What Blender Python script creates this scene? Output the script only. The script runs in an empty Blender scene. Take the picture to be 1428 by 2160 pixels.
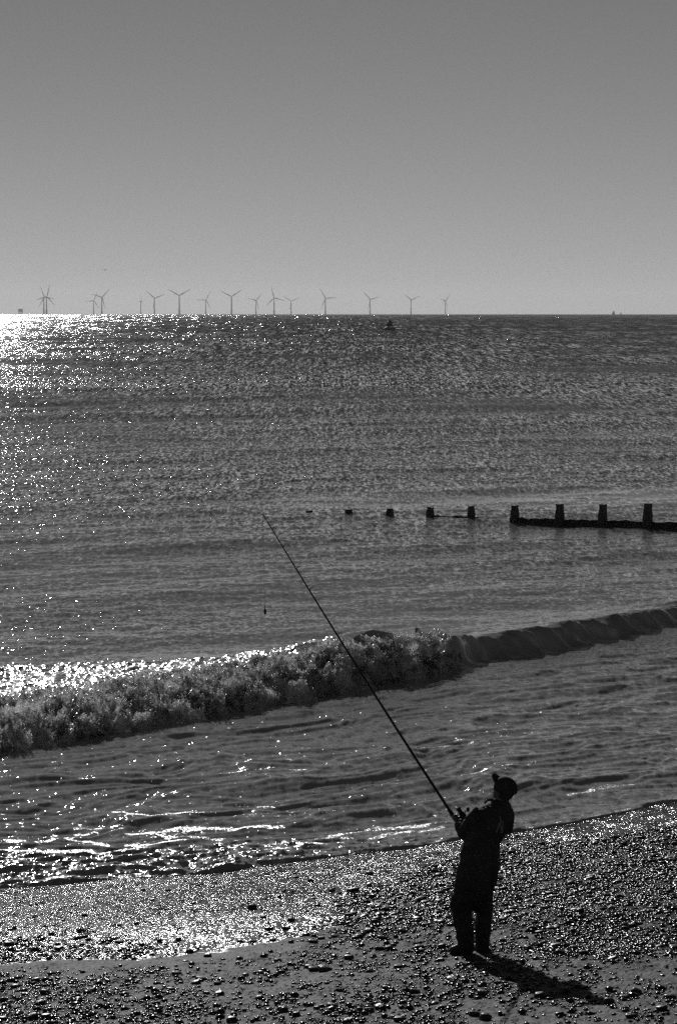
import bpy, bmesh, math, random
import numpy as np
from mathutils import Vector, Matrix

# ------------------------------------------------------------------ camera, sky, sun, exposure
S = bpy.context.scene
COL = S.collection
R = math.radians
CAM_H, FPX, PITCH = 7.4, 5600.0, R(4.345)
SUN_AZ, SUN_EL = R(10.1), R(20.0)          # left of the view axis / above the horizon

cam = bpy.data.cameras.new('camera')
camo = bpy.data.objects.new('camera', cam)
COL.objects.link(camo)
S.camera = camo
camo.location = (0, 0, CAM_H)
camo.rotation_euler = (math.pi/2 - PITCH, 0, 0)
cam.sensor_fit = 'VERTICAL'
cam.sensor_height = 36.0
cam.lens = 36.0 * FPX / 2160.0
cam.clip_start, cam.clip_end = 0.5, 60000

W = bpy.data.worlds.new('World')
S.world = W
W.use_nodes = True
nt = W.node_tree
nt.nodes.clear()
sky = nt.nodes.new('ShaderNodeTexSky')
sky.sky_type = 'NISHITA'
sky.sun_disc = False
sky.sun_elevation = SUN_EL
sky.sun_rotation = -SUN_AZ
sky.dust_density = 0.0
sky.ozone_density = 1.0
bw = nt.nodes.new('ShaderNodeSeparateColor')      # black and white film behind a red filter
bg = nt.nodes.new('ShaderNodeBackground')
bg.inputs['Strength'].default_value = 0.05
wo = nt.nodes.new('ShaderNodeOutputWorld')
nt.links.new(sky.outputs[0], bw.inputs[0])
nt.links.new(bw.outputs[0], bg.inputs['Color'])
nt.links.new(bg.outputs[0], wo.inputs['Surface'])

sun = bpy.data.lights.new('sun', 'SUN')
sun.energy = 4.5
sun.angle = R(0.5)
sun.color = (1, 1, 1)
suno = bpy.data.objects.new('sun', sun)
COL.objects.link(suno)
sdir = Vector((-math.sin(SUN_AZ)*math.cos(SUN_EL), math.cos(SUN_AZ)*math.cos(SUN_EL), math.sin(SUN_EL)))
suno.rotation_euler = sdir.to_track_quat('Z', 'Y').to_euler()

S.view_settings.view_transform = 'Standard'
S.view_settings.look = 'None'
S.view_settings.exposure = -0.87
S.view_settings.gamma = 1.0
S.cycles.use_denoising = False
S.cycles.max_bounces = 5
S.cycles.caustics_reflective = False
S.cycles.sample_clamp_indirect = 4.0

rng = np.random.default_rng(7)
random.seed(7)

# ------------------------------------------------------------------ photograph pixel <-> world
CP, SP = math.cos(PITCH), math.sin(PITCH)
def ray(px, py):
    u = (px-714)/FPX; v = (1080-py)/FPX
    return (u, CP+v*SP, -SP+v*CP)
def at(px, py, Y):
    d = ray(px, py); k = Y/d[1]
    return Vector((d[0]*k, Y, CAM_H+d[2]*k))
def ground(px, py, z=0.0):
    d = ray(px, py); k = (z-CAM_H)/d[2]
    return Vector((d[0]*k, d[1]*k, z))
def project(x, y, z):
    zz = z-CAM_H
    dep = y*CP - zz*SP
    up = y*SP + zz*CP
    return 714+FPX*x/dep, 1080-FPX*up/dep

# ------------------------------------------------------------------ numpy gradient noise
_perm = rng.permutation(4096).astype(np.int64)
_g = rng.normal(size=(4096, 3)); _g /= np.linalg.norm(_g, axis=1)[:, None]
def _h(i, j, k):
    return _perm[(_perm[(_perm[i & 4095]+j) & 4095]+k) & 4095]
def pn(x, y, z=0.0):
    x = np.asarray(x, float); y = np.asarray(y, float); z = np.zeros_like(x)+z
    xi, yi, zi = np.floor(x).astype(np.int64), np.floor(y).astype(np.int64), np.floor(z).astype(np.int64)
    fx, fy, fz = x-xi, y-yi, z-zi
    s = lambda t: t*t*t*(t*(t*6-15)+10)
    u, v, w = s(fx), s(fy), s(fz)
    out = 0
    for a in (0, 1):
        for b in (0, 1):
            for c in (0, 1):
                g = _g[_h(xi+a, yi+b, zi+c)]
                d = g[..., 0]*(fx-a)+g[..., 1]*(fy-b)+g[..., 2]*(fz-c)
                out = out + d*(u if a else 1-u)*(v if b else 1-v)*(w if c else 1-w)
    return out*1.6
def fbm(x, y, z=0.0, o=4, gain=.5, lac=2.03):
    a, f, t = 1.0, 1.0, 0
    for i in range(o):
        t = t + a*pn(np.asarray(x)*f+17.3*i, np.asarray(y)*f-9.1*i, np.asarray(z)*f+3.7*i)
        a *= gain; f *= lac
    return t
def sstep(a, b, x):
    t = np.clip((x-a)/(b-a), 0, 1)
    return t*t*(3-2*t)

# ------------------------------------------------------------------ object helpers
def tag(o, label=None, cat=None, group=None, kind=None):
    if label: o['label'] = label
    if cat: o['category'] = cat
    if group: o['group'] = group
    if kind: o['kind'] = kind
    return o
def empty(name, loc=(0, 0, 0), parent=None):
    o = bpy.data.objects.new(name, None)
    COL.objects.link(o); o.location = loc; o.parent = parent
    o.empty_display_size = .1
    return o
def mesh_np(name, V, F, mat, parent=None, smooth=True, attrs=None, cols=None):
    V = np.asarray(V, np.float32); F = np.asarray(F, np.int32)
    me = bpy.data.meshes.new(name)
    n, k = F.shape
    me.vertices.add(len(V)); me.vertices.foreach_set('co', V.ravel())
    me.loops.add(n*k); me.loops.foreach_set('vertex_index', F.ravel())
    me.polygons.add(n)
    me.polygons.foreach_set('loop_start', np.arange(0, n*k, k, dtype=np.int32))
    me.update(calc_edges=True)
    if smooth: me.polygons.foreach_set('use_smooth', np.ones(n, bool))
    for a, v in (attrs or {}).items():
        me.attributes.new(a, 'FLOAT', 'POINT').data.foreach_set('value', np.asarray(v, np.float32).ravel())
    for a, v in (cols or {}).items():
        me.attributes.new(a, 'FLOAT_COLOR', 'POINT').data.foreach_set('color', np.asarray(v, np.float32).ravel())
    me.materials.append(mat)
    o = bpy.data.objects.new(name, me); COL.objects.link(o); o.parent = parent
    return o
def grid_faces(nr, nc):
    i = np.arange(nr-1)[:, None]*nc+np.arange(nc-1)[None, :]
    i = i.ravel()
    return np.stack([i, i+1, i+nc+1, i+nc], 1)
def bm_obj(name, bm, mat, parent=None, smooth=True):
    me = bpy.data.meshes.new(name)
    bmesh.ops.recalc_face_normals(bm, faces=bm.faces)
    bm.to_mesh(me); bm.free()
    if smooth:
        for p in me.polygons: p.use_smooth = True
    me.materials.append(mat)
    o = bpy.data.objects.new(name, me); COL.objects.link(o); o.parent = parent
    return o
def tube(bm, pts, rad, n=10, cap=True, axes=None):
    """tapered tube through pts; rad = radii or (ra, rb) pairs; axes = fixed (A, B) ring axes"""
    pts = [Vector(p) for p in pts]; rings = []
    prevA = None
    for i, p in enumerate(pts):
        if axes: A, B = axes
        else:
            t = (pts[min(i+1, len(pts)-1)]-pts[max(i-1, 0)]).normalized()
            A = prevA if prevA else (Vector((0, 0, 1)) if abs(t.z) < .9 else Vector((1, 0, 0)))
            A = (A-t*A.dot(t)).normalized(); B = t.cross(A); prevA = A
        r = rad[i]; ra, rb = r if isinstance(r, tuple) else (r, r)
        rings.append([bm.verts.new(p+A*ra*math.cos(2*math.pi*k/n)+B*rb*math.sin(2*math.pi*k/n)) for k in range(n)])
    for a, b in zip(rings, rings[1:]):
        for k in range(n):
            bm.faces.new((a[k], a[(k+1) % n], b[(k+1) % n], b[k]))
    if cap:
        bm.faces.new(rings[0][::-1]); bm.faces.new(rings[-1])
def ball(bm, c, r, sub=2, rot=None):
    m = Matrix.Translation(Vector(c))
    if rot is not None: m = m @ rot.to_4x4()
    rr = r if isinstance(r, (tuple, list)) else (r, r, r)
    m = m @ Matrix.Diagonal((*rr, 1))
    bmesh.ops.create_icosphere(bm, subdivisions=sub, radius=1, matrix=m)
def box(bm, c, s, rot=None, bev=0.0):
    m = Matrix.Translation(Vector(c))
    if rot is not None: m = m @ rot.to_4x4()
    m = m @ Matrix.Diagonal((*s, 1))
    g = bmesh.ops.create_cube(bm, size=1, matrix=m)
    if bev:
        es = {e for v in g['verts'] for e in v.link_edges}
        bmesh.ops.bevel(bm, geom=list(es), offset=bev, segments=2, affect='EDGES', profile=.6)
def torus(bm, c, nrm, r, t, n=14, m=6):
    nrm = Vector(nrm).normalized()
    a = nrm.orthogonal().normalized(); b = nrm.cross(a)
    c = Vector(c); vs = []
    for i in range(n):
        d = a*math.cos(2*math.pi*i/n)+b*math.sin(2*math.pi*i/n)
        vs.append([bm.verts.new(c+d*(r+t*math.cos(2*math.pi*j/m))+nrm*t*math.sin(2*math.pi*j/m)) for j in range(m)])
    for i in range(n):
        for j in range(m):
            bm.faces.new((vs[i][j], vs[(i+1) % n][j], vs[(i+1) % n][(j+1) % m], vs[i][(j+1) % m]))
def remeshed(o, voxel, smooth_it=2, wrinkle=0.0, wscale=.08, seed=0):
    """union the overlapping shells of o into one skin"""
    m = o.modifiers.new('r', 'REMESH'); m.mode = 'VOXEL'; m.voxel_size = voxel; m.use_smooth_shade = True
    if smooth_it:
        k = o.modifiers.new('s', 'SMOOTH'); k.iterations = smooth_it; k.factor = .5
    dg = bpy.context.evaluated_depsgraph_get()
    me = bpy.data.meshes.new_from_object(o.evaluated_get(dg), depsgraph=dg)
    mats = list(o.data.materials)
    o.modifiers.clear(); o.data = me
    me.materials.clear()
    for x in mats: me.materials.append(x)
    n = len(me.vertices)
    if wrinkle:
        co = np.empty(n*3, np.float32); no = np.empty(n*3, np.float32)
        me.vertices.foreach_get('co', co); me.vertices.foreach_get('normal', no)
        co = co.reshape(-1, 3); no = no.reshape(-1, 3)
        q = co/wscale
        d = 1-2*np.abs(fbm(q[:, 0]*1.3+seed, q[:, 1]*1.3, q[:, 2]*.8+q[:, 0]*.5, 3))
        d2 = pn(q[:, 0]*.5+seed, q[:, 1]*.5, q[:, 2]*.5)
        co += no*((d-.6)*wrinkle+d2*wrinkle)[:, None]
        me.vertices.foreach_set('co', co.ravel())
    me.polygons.foreach_set('use_smooth', np.ones(len(me.polygons), bool))
    me.update()
    return o

# ------------------------------------------------------------------ materials
def mat_new(name):
    m = bpy.data.materials.new(name); m.use_nodes = True
    return m, m.node_tree, m.node_tree.nodes, m.node_tree.links
def mat_simple(name, val, rough=.6, var=.25, scale=8.0, spec=.5, metal=0.0, bump=.3):
    m, t, N, L = mat_new(name)
    p = N['Principled BSDF']
    tc = N.new('ShaderNodeTexCoord'); nz = N.new('ShaderNodeTexNoise')
    nz.inputs['Scale'].default_value = scale; nz.inputs['Detail'].default_value = 5
    L.new(tc.outputs['Object'], nz.inputs['Vector'])
    mr = N.new('ShaderNodeMapRange')
    mr.inputs['From Min'].default_value = .3; mr.inputs['From Max'].default_value = .7
    mr.inputs['To Min'].default_value = val*(1-var); mr.inputs['To Max'].default_value = val*(1+var)
    L.new(nz.outputs['Fac'], mr.inputs['Value'])
    L.new(mr.outputs[0], p.inputs['Base Color'])
    p.inputs['Roughness'].default_value = rough
    p.inputs['Specular IOR Level'].default_value = spec
    p.inputs['Metallic'].default_value = metal
    if bump:
        b = N.new('ShaderNodeBump'); b.inputs['Strength'].default_value = bump; b.inputs['Distance'].default_value = .01
        L.new(nz.outputs['Fac'], b.inputs['Height']); L.new(b.outputs[0], p.inputs['Normal'])
    return m

def slope_normal(N, L, layers, amp_socket, tail=0.0, lean=None):
    """normal = normalize(N + amp * sum w_i (noise_i - .5)); layers = [(scale xyz, weight socket or float)]"""
    geo = N.new('ShaderNodeNewGeometry'); acc = None
    for (sc, w, det) in layers:
        mp = N.new('ShaderNodeVectorMath'); mp.operation = 'MULTIPLY'; mp.inputs[1].default_value = sc
        L.new(geo.outputs['Position'], mp.inputs[0])
        nz = N.new('ShaderNodeTexNoise'); nz.inputs['Scale'].default_value = 1; nz.inputs['Detail'].default_value = det
        nz.inputs['Roughness'].default_value = .6
        L.new(mp.outputs[0], nz.inputs['Vector'])
        sb = N.new('ShaderNodeVectorMath'); sb.operation = 'SUBTRACT'; sb.inputs[1].default_value = (.5, .5, .5)
        L.new(nz.outputs['Color'], sb.inputs[0])
        s2 = N.new('ShaderNodeVectorMath'); s2.operation = 'SCALE'
        L.new(sb.outputs[0], s2.inputs[0])
        if hasattr(w, 'links'): L.new(w, s2.inputs['Scale'])
        else: s2.inputs['Scale'].default_value = w
        if acc is None: acc = s2.outputs[0]
        else:
            ad = N.new('ShaderNodeVectorMath'); ad.operation = 'ADD'
            L.new(acc, ad.inputs[0]); L.new(s2.outputs[0], ad.inputs[1]); acc = ad.outputs[0]
    if tail:                                   # a few facets tilt much more than the rest
        ln = N.new('ShaderNodeVectorMath'); ln.operation = 'LENGTH'; L.new(acc, ln.inputs[0])
        pw = N.new('ShaderNodeMath'); pw.operation = 'POWER'; pw.inputs[1].default_value = 2.0; L.new(ln.outputs['Value'], pw.inputs[0])
        ml = N.new('ShaderNodeMath'); ml.operation = 'MULTIPLY_ADD'; ml.inputs[1].default_value = tail; ml.inputs[2].default_value = .55
        L.new(pw.outputs[0], ml.inputs[0])
        s3 = N.new('ShaderNodeVectorMath'); s3.operation = 'SCALE'
        L.new(acc, s3.inputs[0]); L.new(ml.outputs[0], s3.inputs['Scale']); acc = s3.outputs[0]
    fl = N.new('ShaderNodeVectorMath'); fl.operation = 'MULTIPLY'; fl.inputs[1].default_value = (1, 1, 0)
    L.new(acc, fl.inputs[0])
    am = N.new('ShaderNodeVectorMath'); am.operation = 'SCALE'
    L.new(fl.outputs[0], am.inputs[0])
    if hasattr(amp_socket, 'links'): L.new(amp_socket, am.inputs['Scale'])
    else: am.inputs['Scale'].default_value = amp_socket
    ad = N.new('ShaderNodeVectorMath'); ad.operation = 'ADD'
    L.new(geo.outputs['Normal'], ad.inputs[0]); L.new(am.outputs[0], ad.inputs[1])
    res = ad.outputs[0]
    if lean:                                   # swell faces rolling in towards the shore
        le = attr(N, lean); cx = N.new('ShaderNodeCombineXYZ'); mm = N.new('ShaderNodeMath'); mm.operation = 'MULTIPLY'; mm.inputs[1].default_value = -1
        L.new(le.outputs['Fac'], mm.inputs[0]); L.new(mm.outputs[0], cx.inputs[1])
        a3 = N.new('ShaderNodeVectorMath'); a3.operation = 'ADD'
        L.new(res, a3.inputs[0]); L.new(cx.outputs[0], a3.inputs[1]); res = a3.outputs[0]
    nn = N.new('ShaderNodeVectorMath'); nn.operation = 'NORMALIZE'
    L.new(res, nn.inputs[0])
    return nn.outputs[0]
def attr(N, name):
    a = N.new('ShaderNodeAttribute'); a.attribute_name = name
    return a

def sea_material():
    m, t, N, L = mat_new('sea_water')
    p = N['Principled BSDF']; out = N['Material Output']
    p.inputs['Base Color'].default_value = (.012, .012, .012, 1)
    p.inputs['IOR'].default_value = 1.33
    si = attr(N, 'silt_and_sheen'); L.new(si.outputs['Fac'], p.inputs['Base Color'])  # water colour: suspended silt, plus painted sheen on the slick and shoulder
    lay = attr(N, 'layers'); sp = N.new('ShaderNodeSeparateColor')
    L.new(lay.outputs['Color'], sp.inputs[0])
    la2 = attr(N, 'layers_far'); sq = N.new('ShaderNodeSeparateColor')
    L.new(la2.outputs['Color'], sq.inputs[0])
    chop = attr(N, 'chop')
    nrm = slope_normal(N, L, [((10, 4.5, 1), sp.outputs[0], 2), ((8, 1.3, 1), sp.outputs[1], 2), ((5, .33, 1), sp.outputs[2], 2),
                              ((2.4, .075, 1), sq.outputs[0], 2), ((1.05, .016, 1), sq.outputs[1], 2), ((.46, .003, 1), sq.outputs[2], 2)],
                       chop.outputs['Fac'], 10.5, 'lean')
    L.new(nrm, p.inputs['Normal'])
    rg = attr(N, 'rgh'); L.new(rg.outputs['Fac'], p.inputs['Roughness'])
    # foam
    fo = N.new('ShaderNodeBsdfPrincipled')
    fo.inputs['Base Color'].default_value = (.62, .62, .62, 1); fo.inputs['Roughness'].default_value = .35
    fo.inputs['Specular IOR Level'].default_value = .5
    nf = slope_normal(N, L, [((30, 30, 30), 1.0, 3)], 2.4)
    L.new(nf, fo.inputs['Normal'])
    fa = attr(N, 'foam')
    geo = N.new('ShaderNodeNewGeometry')
    nz = N.new('ShaderNodeTexNoise'); nz.inputs['Scale'].default_value = 9; nz.inputs['Detail'].default_value = 6
    nz.inputs['Roughness'].default_value = .65
    L.new(geo.outputs['Position'], nz.inputs['Vector'])
    ad = N.new('ShaderNodeMath'); ad.operation = 'ADD'
    L.new(fa.outputs['Fac'], ad.inputs[0]); L.new(nz.outputs['Fac'], ad.inputs[1])
    mr = N.new('ShaderNodeMapRange'); mr.inputs['From Min'].default_value = 1.0; mr.inputs['From Max'].default_value = 1.1
    L.new(ad.outputs[0], mr.inputs['Value'])
    mx = N.new('ShaderNodeMixShader')
    L.new(mr.outputs[0], mx.inputs[0]); L.new(p.outputs[0], mx.inputs[1]); L.new(fo.outputs[0], mx.inputs[2])
    L.new(mx.outputs[0], out.inputs['Surface'])
    return m

def beach_material():
    m, t, N, L = mat_new('beach_sand')
    p = N['Principled BSDF']
    wet = attr(N, 'wet'); grit = attr(N, 'grit')
    geo = N.new('ShaderNodeNewGeometry')
    nz = N.new('ShaderNodeTexNoise'); nz.inputs['Scale'].default_value = 60; nz.inputs['Detail'].default_value = 4
    L.new(geo.outputs['Position'], nz.inputs['Vector'])
    nb = N.new('ShaderNodeTexNoise'); nb.inputs['Scale'].default_value = 1.6; nb.inputs['Detail'].default_value = 6
    L.new(geo.outputs['Position'], nb.inputs['Vector'])
    c1 = N.new('ShaderNodeMapRange'); c1.inputs['From Min'].default_value = .3; c1.inputs['From Max'].default_value = .7
    c1.inputs['To Min'].default_value = .07; c1.inputs['To Max'].default_value = .125
    L.new(nz.outputs['Fac'], c1.inputs['Value'])
    c2 = N.new('ShaderNodeMapRange'); c2.inputs['From Min'].default_value = .3; c2.inputs['From Max'].default_value = .7
    c2.inputs['To Min'].default_value = .75; c2.inputs['To Max'].default_value = 1.2
    L.new(nb.outputs['Fac'], c2.inputs['Value'])
    mu = N.new('ShaderNodeMath'); mu.operation = 'MULTIPLY'
    L.new(c1.outputs[0], mu.inputs[0]); L.new(c2.outputs[0], mu.inputs[1])
    pb = attr(N, 'pebbly'); wc = N.new('ShaderNodeMapRange'); wc.inputs['To Min'].default_value = 1.0; wc.inputs['To Max'].default_value = .38
    mxx = N.new('ShaderNodeMath'); mxx.operation = 'MAXIMUM'; L.new(wet.outputs['Fac'], mxx.inputs[0]); L.new(pb.outputs['Fac'], mxx.inputs[1])
    L.new(mxx.outputs[0], wc.inputs['Value'])
    mu2 = N.new('ShaderNodeMath'); mu2.operation = 'MULTIPLY'
    L.new(mu.outputs[0], mu2.inputs[0]); L.new(wc.outputs[0], mu2.inputs[1])
    L.new(mu2.outputs[0], p.inputs['Base Color'])
    ro = N.new('ShaderNodeMapRange'); ro.inputs['To Min'].default_value = .75; ro.inputs['To Max'].default_value = .16
    L.new(wet.outputs['Fac'], ro.inputs['Value']); L.new(ro.outputs[0], p.inputs['Roughness'])
    gl = attr(N, 'gloss'); sp = N.new('ShaderNodeMapRange'); sp.inputs['To Min'].default_value = .06; sp.inputs['To Max'].default_value = .5
    L.new(gl.outputs['Fac'], sp.inputs['Value']); L.new(sp.outputs[0], p.inputs['Specular IOR Level'])
    nrm = slope_normal(N, L, [((60, 38, 50), .8, 2), ((24, 13, 24), .9, 2), ((5, 2.2, 5), .5, 2)], grit.outputs['Fac'])
    L.new(nrm, p.inputs['Normal'])
    return m

def stone_material(name, lo, hi, rough, rb=.5, spec=.4):
    m, t, N, L = mat_new(name)
    p = N['Principled BSDF']
    oi = N.new('ShaderNodeObjectInfo')
    geo = N.new('ShaderNodeNewGeometry')
    nz = N.new('ShaderNodeTexNoise'); nz.inputs['Scale'].default_value = 9; nz.inputs['Detail'].default_value = 3
    L.new(geo.outputs['Position'], nz.inputs['Vector'])
    ad = N.new('ShaderNodeMath'); ad.operation = 'ADD'
    L.new(oi.outputs['Random'], ad.inputs[0]); L.new(nz.outputs['Fac'], ad.inputs[1])
    mr = N.new('ShaderNodeMapRange'); mr.inputs['From Min'].default_value = .3; mr.inputs['From Max'].default_value = 1.6
    mr.inputs['To Min'].default_value = lo; mr.inputs['To Max'].default_value = hi
    L.new(ad.outputs[0], mr.inputs['Value']); L.new(mr.outputs[0], p.inputs['Base Color'])
    p.inputs['Roughness'].default_value = rough
    p.inputs['Specular IOR Level'].default_value = spec
    n = slope_normal(N, L, [((90, 90, 90), 1.0, 2)], rb)
    L.new(n, p.inputs['Normal'])
    return m

def froth_material(name, lo, hi, trans, clump=False):
    m, t, N, L = mat_new(name)
    p = N['Principled BSDF']; out = N['Material Output']
    geo = N.new('ShaderNodeNewGeometry')
    nz = N.new('ShaderNodeTexNoise'); nz.inputs['Scale'].default_value = 7; nz.inputs['Detail'].default_value = 7
    nz.inputs['Roughness'].default_value = .7
    L.new(geo.outputs['Position'], nz.inputs['Vector'])
    mr = N.new('ShaderNodeMapRange'); mr.inputs['From Min'].default_value = .36; mr.inputs['From Max'].default_value = .62
    mr.inputs['To Min'].default_value = lo; mr.inputs['To Max'].default_value = hi
    if clump:                                  # bubbly white clumps over darker clear water
        n2 = N.new('ShaderNodeTexNoise'); n2.inputs['Scale'].default_value = 2.3; n2.inputs['Detail'].default_value = 3
        L.new(geo.outputs['Position'], n2.inputs['Vector'])
        sm = N.new('ShaderNodeMath'); sm.operation = 'MULTIPLY_ADD'; sm.inputs[1].default_value = 1.1; sm.inputs[2].default_value = -.55
        L.new(n2.outputs['Fac'], sm.inputs[0])
        s4 = N.new('ShaderNodeMath'); s4.operation = 'ADD'; L.new(sm.outputs[0], s4.inputs[0]); L.new(nz.outputs['Fac'], s4.inputs[1])
        L.new(s4.outputs[0], mr.inputs['Value'])
    else:
        L.new(nz.outputs['Fac'], mr.inputs['Value'])
    L.new(mr.outputs[0], p.inputs['Base Color'])
    p.inputs['Roughness'].default_value = .22
    nn = slope_normal(N, L, [((40, 40, 40), 1.0, 2)], 1.6)
    L.new(nn, p.inputs['Normal'])
    tr = N.new('ShaderNodeBsdfTranslucent'); L.new(mr.outputs[0], tr.inputs['Color'])
    mx = N.new('ShaderNodeMixShader'); mx.inputs[0].default_value = trans
    L.new(p.outputs[0], mx.inputs[1]); L.new(tr.outputs[0], mx.inputs[2])
    # porous: light and view pass through the holes between the bubbles
    hz_ = N.new('ShaderNodeTexNoise'); hz_.inputs['Scale'].default_value = 38; hz_.inputs['Detail'].default_value = 3
    L.new(geo.outputs['Position'], hz_.inputs['Vector'])
    hr = N.new('ShaderNodeMapRange'); hr.inputs['From Min'].default_value = .42; hr.inputs['From Max'].default_value = .6
    hr.inputs['To Min'].default_value = .15; hr.inputs['To Max'].default_value = 1.0
    L.new(hz_.outputs['Fac'], hr.inputs['Value'])
    tp = N.new('ShaderNodeBsdfTransparent'); m2 = N.new('ShaderNodeMixShader')
    L.new(hr.outputs[0], m2.inputs[0]); L.new(tp.outputs[0], m2.inputs[1]); L.new(mx.outputs[0], m2.inputs[2])
    L.new(m2.outputs[0], out.inputs['Surface'])
    return m

M_SEA = sea_material(); M_BEACH = beach_material()
M_FROTH = froth_material('sea_froth', .07, .97, .55, True)
M_SPRAY = froth_material('foam_clots', .7, .95, .5)
M_STONE = stone_material('wet_stone', .02, .06, .42, .9, .22)
M_SHINGLE = stone_material('shingle_pebbles', .010, .042, .22, .28, .20)

# ------------------------------------------------------------------ the shore in world coordinates
SHP = [(-260, 1905), (-60, 1882), (100, 1868), (280, 1852), (430, 1845), (560, 1826), (720, 1806), (860, 1790),
       (960, 1773), (1080, 1757), (1150, 1745), (1250, 1728), (1340, 1708), (1428, 1690), (1700, 1645)]
AX, NX = (.848, .53), (.53, -.848)
_sp = [ground(*p, z=.03) for p in SHP]
_sa = np.array([p.x*AX[0]+p.y*AX[1] for p in _sp]); _sn = np.array([p.x*NX[0]+p.y*NX[1] for p in _sp])
def shore_s(x, y):
    """distance landward of the water's edge"""
    a = x*AX[0]+y*AX[1]
    return x*NX[0]+y*NX[1]-np.interp(a, _sa, _sn)
def beach_z(x, y):
    s = shore_s(x, y)
    z = np.where(s > 0, .112*s, .10*s)+.03
    return np.maximum(z, -1.6)
# wave line: front foot of the breaker
A0, A1 = ground(0, 1593), ground(970, 1410)
WD = Vector((A1.x-A0.x, A1.y-A0.y)).normalized()
WM = Vector((-WD.y, WD.x))
def wave_tw(x, y):
    return (x-A0.x)*WD.x+(y-A0.y)*WD.y, (x-A0.x)*WM.x+(y-A0.y)*WM.y
T_END = (A1.x-A0.x)*WD.x+(A1.y-A0.y)*WD.y       # where the foam ends

def swell(x, y):
    """the breaking wave: bore on the left, peak, unbroken shoulder on the right"""
    t, w = wave_tw(x, y)
    H = np.interp(t, [-20, 0, 5, 9, T_END-3.5, T_END-1.6, T_END-.4, T_END+2, T_END+6, T_END+12, T_END+20],
                  [.34, .38, .42, .50, .64, .92, .70, .46, .40, .36, .30])
    c = np.interp(t, [-20, 8, T_END-2, T_END, T_END+3, T_END+9], [1.6, 1.5, 1.15, .75, .80, .85])
    c = c+(.28*pn(t*.42, 0*t, 8.2)+.10*pn(t*1.5, 0*t, 2.2))*sstep(T_END-1, T_END+1.5, t)
    H = H*(1+.16*pn(t*.8, 0*t, 4.4))
    brk = sstep(T_END+.6, T_END-.8, t)
    wf = np.interp(t, [-20, T_END-4, T_END-1, T_END+1, T_END+4, T_END+10], [.9, .7, .40, .32, .38, .5])
    wb = np.interp(t, [-20, 0, T_END-3, T_END-1, T_END+1, T_END+10], [6.5, 6.0, 4.0, 2.4, 2.2, 2.8])
    u = w-c
    front = np.exp(-np.abs(np.minimum(u, 0)/wf*1.55)**2.2)
    back = np.exp(-(np.maximum(u, 0)/wb*1.5)**1.7)
    h = H*np.where(u < 0, front, back)
    trough = -.02*np.exp(-((u+wf*1.9)/1.1)**2)*(1-brk*.5)
    # scalloped ribs running down the unbroken face
    q = t*1.0+w*.9
    ribs = ((np.abs(pn(q*1.15, w*.25, 3.1))*1.6-.4)*.16+.10*np.abs(pn(q*3.1, w*.6, 5.1))+.02*pn(q*8, w*1.5, 7.1))*(1-brk)*np.exp(-((u+.5*wf)/.45)**2)*sstep(T_END+30, T_END+12, t)*1.25
    return h+trough-ribs, brk, u, t, w, wf

# ------------------------------------------------------------------ the sea
FR = 2650.0
def px_rows(d0, d1, step, H=CAM_H):
    a0, a1 = H*FR/d0, H*FR/d1
    n = int(abs(a0-a1)/step)+2
    return H*FR/np.linspace(a0, a1, n)
def fan_cols(half_in, half_out, n_in, n_out):
    a = np.linspace(-half_in, half_in, n_in)
    b = half_in+(half_out-half_in)*(np.linspace(0, 1, n_out+1)[1:])**1.6
    return np.concatenate([-b[::-1], a, b])
def earth(x, y): return -(x*x+y*y)/(2*6.371e6)

WAVES = []
def add_waves(n, l0, l1, slope, dir0, spread, seed):
    r = np.random.default_rng(seed)
    for i in range(n):
        lam = math.exp(r.uniform(math.log(l0), math.log(l1)))
        th = dir0+r.normal()*spread
        k = 2*math.pi/lam
        WAVES.append((k*math.cos(th), k*math.sin(th), slope*math.sqrt(2.0/n)/k, r.uniform(0, 6.28), lam))
DIR = math.atan2(-.605, .796)
add_waves(26, .22, .6, .055, DIR-.3, .8, 1)
add_waves(26, .6, 1.8, .050, DIR-.3, .6, 2)
add_waves(18, 1.8, 6, .028, DIR-.4, .45, 3)
add_waves(14, 6, 30, .020, DIR-.4, .4, 4)

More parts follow.
